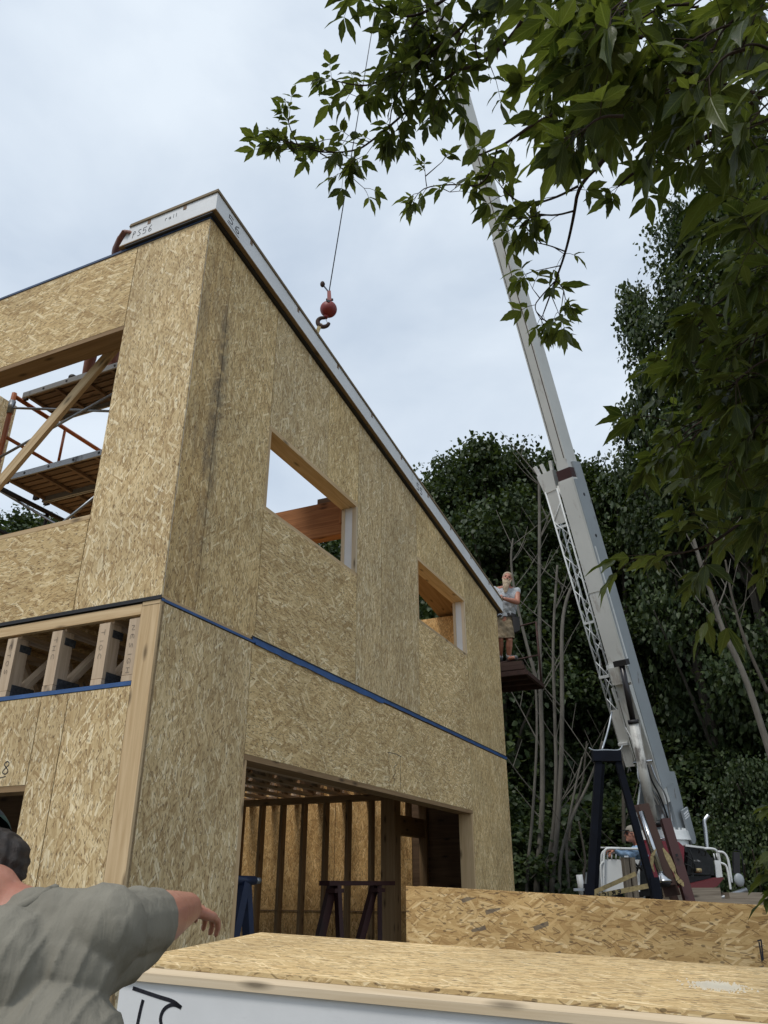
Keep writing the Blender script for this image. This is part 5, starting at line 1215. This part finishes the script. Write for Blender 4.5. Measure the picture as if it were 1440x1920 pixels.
c_a, c_b = at(1202, 1522, YB_ - .05), at(1239, 1636, YB_ - .25); q_tube(tb_, 'tube', [c_a, c_b], .034, 'chrome', n=14); mb = MB(); dd = (c_b - c_a).normalized(); mb.tube([c_b, c_b + dd * .05, c_b + dd * .11, c_b + dd * .13], [.036, .05, .10, .105], 16); part(tb_, 'flared_end', mb, 'chrome', smooth=True); mb = MB(); mb.ball(c_b + dd * .125, (.085, .085, .05), 12, 8); part(tb_, 'dark_mouth', mb, 'black', smooth=True)
st = thing('strap', 'tan lifting strap looped over the two leaning steel beams', 'strap', at(1265, 1640, YB_ - .25))
for pts, w_ in (([(1243, 1590), (1252, 1606), (1262, 1627), (1267, 1640)], .07), ([(1264, 1634), (1272, 1650), (1278, 1655), (1282, 1662)], .06), ([(1230, 1592), (1223, 1605), (1222, 1622), (1227, 1635)], .045)):
    P_ = [at(x, y, YB_ - .28) for x, y in pts]; mb = MB(); dists = [.25, 1, .9, .2]
    for i in range(3):
        d_ = (P_[i + 1] - P_[i]).normalized(); s_ = d_.cross(Vector((0, 1, 0))).normalized()
        a = [P_[i] - s_ * w_ * dists[i] * .5, P_[i] + s_ * w_ * dists[i] * .5, P_[i + 1] + s_ * w_ * dists[i + 1] * .5, P_[i + 1] - s_ * w_ * dists[i + 1] * .5]; mb.hexa(a, [p + Vector((0, .006, 0)) for p in a])
    part(st, 'webbing', mb, 'strap')
tpz = thing('barrier_tape', 'two yellow-tan webbing straps printed with black letters, pulled low across the truck bed', 'strap', at(1150, 1680, 11.0))
def tape(a, b, w_, txt=None):
    p, q = at(*a, 10.95), at(*b, 10.95); d_ = (q - p).normalized(); mb = MB(); mb.bar(p, q, .006, w_, up=(0, 0, 1)); o = part(tpz, 'webbing', mb, 'strap')
    if txt:
        wm = write(txt, p + d_ * .30 + Vector((0, -.0045, -.022)), d_ * .035, (0, 0, .042), (0, -1, 0), .008, 1.35); part(tpz, 'lettering', wm, 'ink', o)
tape((1098, 1680), (1192, 1638), .05)
p, q = at(1104, 1683, 10.93), at(1240, 1656, 10.93); mb = MB(); mb.bar(p, q, .006, .055); o = part(tpz, 'webbing', mb, 'strap'); d_ = (q - p).normalized()
part(tpz, 'lettering', write('ERICK', p + d_ * .42 + Vector((0, -.0045, -.02)), d_ * -.055, (0, 0, .042), (0, -1, 0), .011, 1.3), 'ink', o)
wp2 = thing('wooden_post', 'weathered square wooden post standing in front of the white guard panel', 'post', at(1172, 1700, 11.4).xy.to_3d())
for i, x in enumerate((1169, 1179)):
    t0_ = at(x + 3, 1608, 11.4 + .0 * i); q_bar(wp2, 'board', (t0_.x - .03, t0_.y, 0), t0_, .085, .12, 'oldwood', up=(0, 1, 0))
q_bar(wp2, 'bolt', at(1170, 1606, 11.33), at(1178, 1606, 11.33), .02, .02, 'chrome')
# trestle post and sawhorse in the garage, black pipe
bt = thing('jack_stand', 'blue steel stand with round top bar at the left side of the garage opening', 'stand', (HM @ ht(441, 1900, .35)).xy.to_3d())
def G(px, py, t): return HM @ ht(px, py, t)
q_tube(bt, 'top_bar', [G(437, 1650, .25), G(477, 1651, .25)], .03, 'trestle_blue'); q_tube(bt, 'bar_end', [G(477, 1651, .25), G(486, 1651, .25)], .022, 'galv')
lgp = G(456, 1655, .25); lge = G(434, 1760, .25); d_ = (lge - lgp); q_bar(bt, 'leg', lgp, lgp + d_ * ((lgp.z - .0) / (lgp.z - lge.z)), .075, .075, 'trestle_blue'); lgp2 = lgp + Vector((.0, .12, 0)); q_bar(bt, 'leg', lgp2, Vector((lgp2.x + .15, lgp2.y + .35, 0)), .06, .06, 'trestle_blue')
sh_ = thing('sawhorse', 'dark red sawhorse standing inside the garage before the stud partition', 'sawhorse', (HM @ ht(670, 1900, 1.0)).xy.to_3d())
TT = 1.0
a_t, b_t = G(608, 1656, TT), G(732, 1656, TT); q_bar(sh_, 'top_board', a_t, b_t, .12, .045, 'rustred'); dxx = (b_t - a_t).normalized(); nxx = dxx.cross(Vector((0, 0, 1)))
for (px_, ex_) in ((628, 614), (707, 690)):
    tp_ = G(px_, 1660, TT); bt_ = G(ex_, 1760, TT); d_ = bt_ - tp_; f_ = tp_.z / (tp_.z - bt_.z); foot = tp_ + d_ * f_
    q_bar(sh_, 'leg', tp_ - nxx * .03, foot - nxx * .22, .06, .09, 'rustred'); q_bar(sh_, 'leg', tp_ + nxx * .03, foot + nxx * .22 + dxx * .35, .05, .07, 'rustred'); q_bar(sh_, 'bracket', tp_ - dxx * .1 + Vector((0, 0, -.05)), tp_ + dxx * .1 + Vector((0, 0, -.05)), .11, .04, 'rustred')
pp_ = thing('black_pipe', 'black plastic pipe leaning upright in the back corner of the garage', 'pipe', (G(745, 1900, 1.3)).xy.to_3d())
a_ = G(740, 1572, 1.2); q_tube(pp_, 'pipe', [(a_.x + .02, a_.y - .05, 0.016), a_], .055, 'black', n=14); q_tube(pp_, 'pale_rod', [(a_.x - .05, a_.y - .08, 0.016), a_ + Vector((-.06, -.03, -.1))], .008, 'galv')
#CHUNK4

# ------------------------------------------------------------------ leaves
def atd(px, py, d): return ray(px, py).normalized() * d + Vector((0, 0, CAMZ))
def np_mesh(name, V, F4, mat):
    me = bpy.data.meshes.new(name); nv, nf = len(V), len(F4); k = F4.shape[1]
    me.vertices.add(nv); me.vertices.foreach_set('co', V.astype(np.float32).ravel())
    me.loops.add(nf * k); me.loops.foreach_set('vertex_index', F4.astype(np.int32).ravel())
    me.polygons.add(nf); me.polygons.foreach_set('loop_start', np.arange(nf, dtype=np.int32) * k); me.polygons.foreach_set('loop_total', np.full(nf, k, np.int32))
    me.update(calc_edges=True); me.materials.append(mat); return me
def frames(D, U):
    D = D / np.linalg.norm(D, axis=1, keepdims=True); X = np.cross(D, U); X /= np.linalg.norm(X, axis=1, keepdims=True) + 1e-9; N_ = np.cross(X, D); return D, X, N_
def leaves(tmplV, tmplF, P, D, U, S):
    D, X, N_ = frames(D, U); n = len(P); m = len(tmplV)
    V = P[:, None, :] + S[:, None, None] * (tmplV[None, :, 0:1] * D[:, None, :] + tmplV[None, :, 1:2] * X[:, None, :] + tmplV[None, :, 2:3] * N_[:, None, :])
    F = (tmplF[None] + (np.arange(n) * m)[:, None, None]).reshape(-1, tmplF.shape[1]); return V.reshape(-1, 3), F
# far leaf: folded lobe of two quads
TF_V = np.array([(0, 0, 0), (.35, .42, .10), (1, 0, -.18), (.35, -.42, .10), (.55, 0, .0), (.75, .30, 0), (.75, -.30, 0)], float)
TF_F = np.array([(0, 4, 1, 1), (4, 5, 1, 1), (4, 2, 5, 5), (0, 3, 4, 4), (4, 3, 6, 6), (4, 6, 2, 2)])
TF_F = np.array([(0, 4, 1), (4, 5, 1), (4, 2, 5), (0, 3, 4), (4, 3, 6), (4, 6, 2)])
def crown_mesh(name, seed, Rr, Hh, ncl, per, ls, mat, low=0.0, skew=1.0):
    rg = np.random.RandomState(seed); P = []; D = []
    n_l = 5; lob = [(rg.uniform(-.45, .45) * Rr, rg.uniform(-.45, .45) * Rr, rg.uniform(.25, .8) * Hh, rg.uniform(.45, .75) * Rr) for _ in range(n_l)]
    cs_ = []
    while len(cs_) < ncl:
        z = rg.uniform(0, 1); prof = (math.sin(math.pi * min(1, (z * .93 + .07)) ** .75)) ** .7
        a = rg.uniform(0, 6.283); r = Rr * prof * (rg.uniform(.12, 1) ** .5) * (1 + .22 * math.sin(3 * a + seed) + .15 * math.sin(5 * a + 9 * z))
        cs_.append((r * math.cos(a), r * math.sin(a), z * Hh))
    for c in cs_:
        s_ = rg.uniform(.16, .36); q = np.clip(rg.normal(0, 1, (per, 3)), -1.5, 1.5) * np.array([s_, s_, s_ * .7]) * 1.08; 
        P.append(np.array(c) + q); out = np.array([c[0], c[1], .0]); out = out / (np.linalg.norm(out) + .3)
        D.append(out * .6 + rg.normal(0, .55, (per, 3)) + np.array([0, 0, -.35]))
    # a few stray sprigs beyond the outline
    for _ in range(ncl // 12):
        c = np.array(cs_[rg.randint(ncl)]) * np.array([1.04, 1.04, 1.02]); per2 = per // 4
        ln = np.linspace(0, 1, per2)[:, None] * (np.array([c[0], c[1], 0]) / (np.hypot(c[0], c[1]) + .1) * .3 + np.array([0, 0, .25])); P.append(c + ln + rg.normal(0, .06, (per2, 3))); D.append(rg.normal(0, .6, (per2, 3)) + np.array([0, 0, -.2]))
    P = np.concatenate(P); D = np.concatenate(D); n = len(P); U = rg.normal(0, .45, (n, 3)) + np.array([0, 0, 1]); S = rg.uniform(.7, 1.25, n) * ls
    V, F = leaves(TF_V, TF_F, P, D, U, S); return np_mesh(name, V, F, mat), cs_
def trunk_mesh(name, seed, Hh, r0, cs_, z0):
    rg = random.Random(seed); mb = MB(); pts = [Vector((0, 0, -.1))]; x = y = 0
    for i in range(1, 9): x += rg.uniform(-.12, .12); y += rg.uniform(-.12, .12); pts.append(Vector((x, y, Hh * i / 8)))
    mb.tube(pts, [r0 * (1 - .88 * i / 8) * (1.25 if i == 0 else 1) for i in range(9)], 8)
    me_t = mb
    limbs = []
    for c in rg.sample(cs_, min(16, len(cs_))):
        e = Vector(c) + Vector((0, 0, z0)); zb = max(.25 * Hh, e.z - 1.2 - .35 * math.hypot(c[0], c[1])); i = min(7.99, zb / Hh * 8); b = pts[int(i)].lerp(pts[int(i) + 1], i % 1)
        mb.tube([b, b.lerp(e, .5) + Vector((rg.uniform(-.15, .15), rg.uniform(-.15, .15), .12)), e], [r0 * .32, r0 * .2, .012], 6)
    return mb.mesh(name)
PROT = []
for i, (Rr, Hh, ncl, mt) in enumerate([(2.4, 9.5, 190, 'leaf_bg'), (2.0, 10.5, 170, 'leaf_bg'), (2.8, 8.5, 200, 'leaf_bg2'), (1.7, 8.0, 120, 'leaf_bg'), (2.3, 10.0, 180, 'leaf_bg2')]):
    me, cs_ = crown_mesh('crown_%d' % i, 11 + i, Rr, Hh, ncl, 150, .115, M[mt]); tm = trunk_mesh('trunk_%d' % i, i, Hh + 2.2, .15, cs_, 2.6); tm.materials.append(M['bark']); PROT.append((me, tm, Hh, 2.6))
me, cs_ = crown_mesh('shrub', 77, 1.9, 3.6, 80, 190, .095, M['leaf_bg']); tm = trunk_mesh('shrub_stem', 9, 3.0, .06, cs_, .2); tm.materials.append(M['bark']); SHR = (me, tm, 3.6, .2)
def tree(px, py, Y, kind, label, name='forest_tree', group='trees of the forest edge', spread=1.0):
    top = at(px, py, Y); me, tm, Hh, z0 = PROT[kind] if kind < 9 else SHR
    o = empty(name, label, 'tree' if kind < 9 else 'shrub', (top.x, top.y, 0), random.uniform(0, 6.28), group)
    zs = top.z / (Hh + z0); xs_ = (zs ** .5 if kind < 9 else 1.0) * spread
    c = bpy.data.objects.new('crown', me); COL.objects.link(c); c.parent = o; c.location = (0, 0, z0 * zs); c.scale = (xs_, xs_, zs)
    t = bpy.data.objects.new('trunk', tm); COL.objects.link(t); t.parent = o; t.scale = (1, 1, zs)
    return o
FA = [(838, 872, 19, 0, 'tree just right of the white roof slope, lowest of the front row'), (902, 838, 18, 3, 'rounded tree top right above the white roof slope'), (968, 850, 19, 1, 'dark tree left of the jib head'), (1035, 872, 20.5, 2, 'tree showing between the jib head and the boom'),
      (1098, 885, 20, 4, 'dark tree just right of the rusty band of the boom'), (1150, 905, 19, 3, 'small leafy tree top in the dip of the forest outline'),
      (1188, 560, 17, 3, 'tall tree with its tip in the gap left of the near leaves'), (1262, 398, 16, 1, 'tall ragged tree whose left edge meets the open sky'), (1345, 330, 15.5, 4, 'tallest bushy tree behind the near leafy branches'),
      (1430, 250, 15.5, 1, 'tall tree mostly hidden behind the near leaves at the right'), (1520, 200, 16, 0, 'tall tree at the right frame edge')]
for a in FA: tree(a[0], a[1], a[2], a[3], a[4], spread=(.62 if a[1] == 560 else .72 if 150 < a[1] < 500 else .9))
BACK = [(i, p) for i, p in enumerate([(790, 965, 24), (860, 945, 25), (930, 915, 25), (1000, 905, 26), (1070, 915, 25), (1135, 960, 24), (1265, 800, 22), (1330, 640, 22), (1390, 520, 22), (1450, 430, 22), (1480, 380, 22), (1560, 350, 22), (860, 1010, 31), (980, 1000, 31), (1100, 1000, 31), (1220, 960, 30), (1480, 750, 30), (1600, 600, 27)])]
for i, (px, py, Y) in BACK: tree(px, py, Y, (i * 3 + 1) % 5, 'dark leafy tree deep in the wood behind the front row', group='trees deep in the wood', spread=1.25)
for i, (px, py, Y) in enumerate([(560, 1040, 23), (612, 1006, 22), (668, 1010, 23), (724, 1000, 22), (780, 975, 22.5)]): tree(px, py, Y, i % 5, 'tree behind the house, glimpsed through the window openings', group='trees behind the house')
for i, (px, py, Y) in enumerate([(-40, 985, 15), (40, 972, 14.5), (100, 992, 15.5), (165, 1010, 15)]): tree(px, py, Y, (3, 1, 3, 4)[i], 'light green tree top seen low through the upper-left opening', group='tree tops behind the scaffold')
for i in range(10): tree(880 + 75 * i + (i % 3) * 21, 1470 + 60 * math.sin(i * 2.1), 15.9 + (i % 4) * 1.4, 9, 'leafy shrub of the undergrowth behind the crane', 'shrub', 'undergrowth behind the crane', 1.15)
for i in range(12): tree(780 + 70 * i, 1290 + 30 * math.sin(i * 1.7), 21 + (i % 3) * 1.5, 9, 'leafy shrub deep in the wood', 'shrub', 'undergrowth deep in the wood', 1.9)
for i in range(8): tree(1370 + 18 * (i % 4), 1560 - 20 * i, 13.9 + .5 * (i % 3), 9, 'leafy shrub right of the crane mirrors', 'shrub', 'bushes right of the crane', .55) if i % 2 == 0 else None
# slender pale stems
def stem(pts, Y, r, label, tw=5, m='bark_pale', seed=0, name='sapling'):
    rg = random.Random(seed + len(pts)); P = [at(x, y, Y + .0) for x, y in pts]; base = P[0]
    foot = Vector((base.x, base.y, 0)) if base.z < 3.2 else None
    t = thing(name, label, 'tree', foot or base, None, 'slender stems before the wood')
    if foot is not None: P = [foot] + P
    P = arc(P, 2); mb = MB(); mb.tube(P, r, 8, r1=r * .45); tr = part(t, 'trunk', mb, m, smooth=True)
    for i in range(tw):
        k_ = rg.randint(len(P) // 3, len(P) - 2); b = P[k_]; d_ = Vector((rg.choice((-1, 1)) * rg.uniform(.3, .9), rg.uniform(-.3, .3), rg.uniform(.5, 1.1))); L_ = rg.uniform(.5, 1.5)
        q = [b, b + d_ * L_ * .5 + Vector((0, 0, .05)), b + d_ * L_ + Vector((rg.uniform(-.1, .1), 0, .2))]; mb = MB(); mb.tube(arc(q, 1), r * .28, 5, r1=.004); bo = part(t, 'branch', mb, m, smooth=True)
        if L_ > .8: mb = MB(); c_ = q[1]; mb.tube([c_, c_ + Vector((d_.x * -.3, .1, .5))], r * .15, 5, r1=.003); part(t, 'twig', mb, m, bo)
    return t
stem([(984, 1668), (999, 1537), (1009, 1350), (1000, 1240)], 14.2, .035, 'thin pale stem nearest the house corner', 2, seed=1)
stem([(1003, 1668), (1016, 1556), (1018, 1425), (1013, 1290), (1011, 1100), (1012, 960), (1010, 880)], 14.6, .058, 'tall straight pale trunk rising behind the work platform', 9, seed=2)
stem([(1018, 1670), (1037, 1575), (1044, 1462), (1040, 1330), (1036, 1200), (1045, 1060)], 14.4, .048, 'pale trunk second right of the work platform', 6, seed=3)
stem([(1031, 1670), (1048, 1537), (1055, 1350), (1052, 1180), (1062, 1120), (1080, 1085)], 14.3, .055, 'pale forked trunk between platform and lattice jib', 5, seed=4)
stem([(1044, 1640), (1065, 1545), (1108, 1462), (1130, 1390)], 14.0, .036, 'stem leaning right towards the navy trestle', 2, seed=5)
stem([(1060, 1600), (1066, 1540), (1084, 1451), (1092, 1420)], 14.1, .03, 'short thin stem crossing the leaning one', 1, seed=6)
stem([(1010, 1290), (985, 1200), (964, 1110), (957, 1045), (962, 1010)], 14.0, .034, 'bare grey stem rising just behind the bearded man', 6, seed=7)
stem([(1060, 1560), (1092, 1480), (1100, 1390)], 15.0, .03, 'thin dark stem behind the navy trestle', 1, 'bark', 8)
stem([(1170, 1640), (1170, 1575), (1168, 1400), (1160, 1250)], 14.8, .05, 'brown trunk behind the operator', 2, 'bark', 9)
stem([(1470, 1500), (1440, 1400), (1395, 1260), (1353, 1180), (1338, 1125), (1316, 1065), (1300, 1010)], 12.5, .065, 'thick leaning trunk at the lower right, left of the frame edge', 4, 'bark_pale', 10)
stem([(1440, 1300), (1395, 1200), (1372, 1120), (1360, 1050)], 13.2, .035, 'thin stem right of the thick leaning trunk', 5, 'bark', 11)
stem([(1092, 1640), (1100, 1620), (1085, 1540)], 13.0, .03, 'stump of a thin stem left of the navy trestle', 1, 'bark', 12)

# ------------------------------------------------------------------ near tree with drooping leafy branches
tv = []; tuv = []; ts_ = [0, .12, .27, .42, .50, .63, .71, 1.0]; ws = [0, .22, .37, .41, .33, .31, .20, 0]; NS = len(ts_)
for t_ in ts_: tv.append((t_, 0, -.20 * t_ * t_)); tuv.append((t_, 0))
for sg in (1, -1):
    for t_, w_ in list(zip(ts_, ws))[1:-1]: tv.append((t_ + .03, sg * w_ * .44, -.20 * t_ * t_ + .12 * w_ + (.025 * math.sin(t_ * 11 + sg)))); tuv.append((t_, sg * w_))
TN_V = np.array(tv); tf_ = []
for sg, o_ in ((0, NS), (1, NS + NS - 2)):
    def tri(a, b, c): tf_.append((a, b, c) if sg == 0 else (a, c, b))
    tri(0, 1, o_)
    for i in range(NS - 3): tri(1 + i, 2 + i, o_ + i); tri(2 + i, o_ + 1 + i, o_ + i)
    tri(NS - 2, NS - 1, o_ + NS - 3)
TN_F = np.array(tf_)
nt_ = thing('box_elder_tree', 'near broadleaf tree whose dark green branches hang across the upper right', 'tree', (3.6, 1.2, 0))
LP, LD, LU, LS = [], [], [], []
rg = random.Random(21)
tw_mb = MB()
def compound(p, d, size):
    d = d.normalized(); L_ = rg.uniform(.05, .10) * size / .085
    rz = Vector((rg.uniform(-.2, .2), rg.uniform(-.2, .2), -.22)); e = p + (d + rz * .5).normalized() * L_; tw_mb.tube([p, p.lerp(e, .5) + Vector((0, 0, .006)), e], .0012, 4, r1=.0009, caps=False)
    up = Vector((rg.uniform(-.45, .45), rg.uniform(-.45, .45), 1)); x = d.cross(up).normalized()
    nlf = rg.choice((3, 3, 5, 5))
    ls = [(e, d * 1 + Vector((0, 0, -.35)), 1.1), (e - d * .004, d * .55 + x * .85 + Vector((0, 0, -.3)), .9), (e - d * .004, d * .55 - x * .85 + Vector((0, 0, -.3)), .9)]
    if nlf == 5: m_ = p.lerp(e, .55); ls += [(m_, d * .4 + x * .95 + Vector((0, 0, -.25)), .8), (m_, d * .4 - x * .95 + Vector((0, 0, -.25)), .8)]
    for q, dd, k_ in ls:
        dd = dd + Vector((rg.gauss(0, .18), rg.gauss(0, .18), rg.gauss(0, .18)))
        LP.append(tuple(q)); LD.append(tuple(dd)); u = up + Vector((rg.gauss(0, .3), rg.gauss(0, .3), 0)); LU.append(tuple(u)); LS.append(size * k_ * rg.uniform(.78, 1.32))
def branch(P, r0, r1, dens, size, start=0.0, name='branch', parent=None, tips=True):
    P = arc(P, 2); mb = MB(); mb.tube(P, r0, 7, r1=r1); o = part(nt_, name, mb, 'bark_dark', parent, smooth=True)
    acc = 0; tot = sum((b - a).length for a, b in zip(P[:-1], P[1:])); run = 0
    for a, b in zip(P[:-1], P[1:]):
        L_ = (b - a).length; acc += L_ * dens; d = (b - a).normalized()
        while acc > 1:
            acc -= 1; f_ = rg.random(); q = a.lerp(b, f_)
            if (run + L_ * f_) / tot < start: continue
            side = Vector((rg.gauss(0, 1), rg.gauss(0, 1), rg.gauss(-.25, .7))).normalized()
            if rg.random() < .45:      # leaves on a short side twig
                e = q + (d * .5 + side * .8) * rg.uniform(.05, .16); tw_mb.tube([q, e], .0022, 4, r1=.0012, caps=False)
                for _ in range(2): compound(e, side * .8 + d * .6 + Vector((rg.gauss(0, .5), rg.gauss(0, .5), rg.gauss(0, .3))), size)
            else: compound(q, side * .9 + d * .5, size)
        run += L_
    if tips:
        for _ in range(3): compound(P[-1], d + Vector((rg.gauss(0, .5), rg.gauss(0, .5), rg.gauss(0, .3))), size * .8)
    return o
def pb(lst): return [atd(*q) for q in lst]
# trunk and main limbs (beyond the right edge of the picture)
trunk_top = Vector((3.3, 1.3, 5.4))
mb = MB(); mb.tube(arc([(3.6, 1.2, -.1), (3.55, 1.15, 1.6), (3.4, 1.25, 3.4), trunk_top], 2), .17, 14, r1=.10); part(nt_, 'trunk', mb, 'bark', smooth=True)
l1e = atd(1500, 150, 2.9); l2e = atd(1530, 60, 3.4); l3e = atd(1520, 640, 3.0); l4e = atd(1500, 1000, 3.0)
for e_, z_ in ((l1e, 4.0), (l2e, 4.8), (l3e, 2.9), (l4e, 2.4)):
    b_0 = Vector((3.45, 1.22, z_ - .6)); mb = MB(); mb.tube(arc([b_0, b_0.lerp(e_, .5) + Vector((0, 0, .12)), e_], 2), .040, 10, r1=.014); part(nt_, 'limb', mb, 'bark', smooth=True)
z9 = .088
# upper middle branch reaching left over the sky
branch([l2e] + pb([(1300, -120, 3.5), (1120, -90, 3.5), (1000, 0, 3.5), (963, 68, 3.5), (903, 121, 3.5), (858, 131, 3.5)]), .016, .005, 3, z9, .5)
branch(pb([(1000, 0, 3.5), (930, -30, 3.5), (860, -20, 3.55), (790, 30, 3.6), (740, 30, 3.6), (690, -10, 3.6), (655, -20, 3.6)]), .008, .003, 30, z9)
branch(pb([(930, -30, 3.5), (880, 40, 3.5), (820, 90, 3.5), (770, 120, 3.55), (700, 160, 3.6), (665, 160, 3.6), (622, 150, 3.6)]), .007, .002, 30, .078)
branch(pb([(858, 131, 3.5), (800, 175, 3.5), (750, 220, 3.5), (700, 262, 3.55), (668, 284, 3.6), (600, 287, 3.6), (560, 270, 3.6), (520, 262, 3.6)]), .006, .002, 30, .072)
branch(pb([(560, 275, 3.6), (545, 245, 3.6), (538, 218, 3.6)]), .003, .0015, 30, .055); branch(pb([(600, 287, 3.6), (622, 300, 3.6), (640, 315, 3.6)]), .003, .0015, 22, .075)
branch(pb([(880, 40, 3.5), (855, 80, 3.5), (850, 120, 3.5), (842, 165, 3.5)]), .005, .002, 30, z9); branch(pb([(860, -20, 3.55), (820, 50, 3.55), (800, 100, 3.5), (760, 150, 3.5), (735, 195, 3.5), (730, 240, 3.5)]), .005, .002, 34, .08)
branch(pb([(790, 30, 3.6), (760, 70, 3.6), (745, 110, 3.6)]), .004, .002, 40, .085); branch(pb([(903, 121, 3.5), (893, 100, 3.5), (890, 70, 3.5), (895, 50, 3.5)]), .004, .002, 30, .075)
# middle branch crossing the boom
branch([l1e] + pb([(1440, 165, 2.9), (1350, 240, 3.0), (1294, 277, 3.0), (1192, 319, 3.1), (1159, 350, 3.1)]), .014, .003, 9, z9, .2)
branch(pb([(1294, 277, 3.0), (1200, 200, 2.9), (1100, 190, 2.9), (1010, 225, 2.9), (955, 265, 2.95), (932, 277, 2.95), (872, 302, 3.0)]), .009, .0025, 8, .10, .3, tips=False)
branch(pb([(932, 277, 2.95), (925, 310, 2.95), (912, 335, 2.95), (895, 350, 2.95), (850, 345, 3.0), (800, 350, 3.0), (785, 362, 3.0)]), .004, .0015, 25, .072, .3)
branch(pb([(800, 350, 3.0), (798, 335, 3.0), (797, 322, 3.0)]), .002, .001, 30, .04)
branch(pb([(1132, 300, 3.0), (1084, 349, 3.0), (1076, 405, 3.0), (1061, 472, 3.05), (1042, 525, 3.05), (1018, 590, 3.1)]), .008, .002, 8, .075, .55)
branch(pb([(1040, 528, 3.05), (1015, 555, 3.1), (1000, 575, 3.1), (1015, 600, 3.1)]), .003, .0015, 34, .075); branch(pb([(1061, 472, 3.05), (1030, 460, 3.05), (1005, 455, 3.05)]), .003, .0015, 24, .06); branch(pb([(1042, 525, 3.05), (1056, 540, 3.05), (1060, 560, 3.05)]), .0025, .0015, 20, .072)
branch(pb([(1084, 349, 3.0), (1040, 372, 3.0), (990, 385, 3.0), (960, 372, 3.0), (940, 350, 3.0)]), .005, .002, 30, .085); branch(pb([(1078, 395, 3.0), (1040, 405, 3.0), (1000, 400, 3.0), (985, 420, 3.0)]), .004, .002, 22, .08)
# the thick mass at the upper right
polyA = [(1015, 1090, 20, 130), (1010, 1440, -20, 90), (1025, 1230, 60, 290), (1150, 1440, 60, 230), (1030, 1110, 190, 300), (1230, 1440, 150, 250)]
wts = [9, 26, 34, 22, 14, 5]
lmb = [o for o in nt_.children if o.name.startswith('limb')]
for i in range(60):
    x0, x1, y0, y1 = rg.choices(polyA, wts)[0]; px, py = rg.uniform(x0, x1) + 55, rg.uniform(y0, y1) - 20; d0 = rg.uniform(2.1, 3.5) if px > 1100 else rg.uniform(2.6, 3.4)
    a_ = atd(px + rg.uniform(40, 110), py - rg.uniform(0, 60), d0 + .05); b_ = atd(px - rg.uniform(0, 40), py + rg.uniform(-15, 35), d0)
    branch([a_, a_.lerp(b_, .5) + Vector((0, 0, .03)), b_], .005, .0015, 20, rg.uniform(.08, .115) if d0 > 2.5 else .105)
# the lit mass down the right edge
polyB = [(1390, 1460, 210, 400, 6), (1400, 1480, 380, 540, 9), (1330, 1470, 540, 740, 22), (1260, 1340, 600, 680, 5), (1235, 1330, 760, 830, 6), (1330, 1470, 720, 900, 16), (1420, 1480, 880, 1000, 5), (1400, 1480, 640, 960, 8)]
for i in range(84):
    q = rg.choices(polyB, [p[4] for p in polyB])[0]; px, py = rg.uniform(q[0], q[1]) + 30, rg.uniform(q[2], q[3]); d0 = rg.uniform(2.3, 3.6)
    a_ = atd(px + rg.uniform(50, 120), py - rg.uniform(-10, 50), d0 + .05); b_ = atd(px - rg.uniform(0, 30), py + rg.uniform(-10, 30), d0)
    branch([a_, a_.lerp(b_, .5) + Vector((0, 0, .03)), b_], .005, .0015, 18, rg.uniform(.08, .105))
branch([l4e] + pb([(1470, 900, 2.9), (1420, 955, 2.85), (1350, 1010, 2.8), (1310, 1030, 2.8), (1262, 1040, 2.8)]), .009, .002, 14, .105, .5); branch(pb([(1420, 955, 2.85), (1440, 1000, 2.85), (1430, 1030, 2.85)]), .003, .0015, 14, .10); branch(pb([(1340, 1010, 2.8), (1315, 985, 2.8), (1302, 965, 2.8)]), .003, .0015, 22, .095); branch(pb([(1330, 1020, 2.8), (1325, 1040, 2.8), (1320, 1055, 2.8)]), .003, .0015, 16, .10)
branch([l3e] + pb([(1440, 560, 3.0), (1380, 600, 3.0), (1320, 640, 3.0), (1240, 680, 3.0)]), .010, .003, 12, .095, .3)
for (x, y) in ((1475, 1500), (1480, 1660), (1470, 1590)): 
    a_ = atd(x + 90, y - 40, 3.4); b_ = atd(x, y, 3.4); branch([a_, a_.lerp(b_, .5), b_], .005, .0015, 12, .09)
V, F = leaves(TN_V, TN_F, np.array(LP), np.array(LD), np.array(LU), np.array(LS)); me = np_mesh('leaves', V, F, M['leaf_near']); ul = me.uv_layers.new(name='UVMap'); ul.data.foreach_set('uv', np.tile(np.array(tuv)[TN_F.ravel()], (len(LP), 1)).astype(np.float32).ravel()); me.transform(INV[nt_.name]); cr_ = bpy.data.objects.new('crown', me); COL.objects.link(cr_); cr_.parent = nt_; me.polygons.foreach_set('use_smooth', [True] * len(me.polygons))
part(nt_, 'twigs', tw_mb, 'bark_dark', cr_)
print('near leaflets', len(LP))
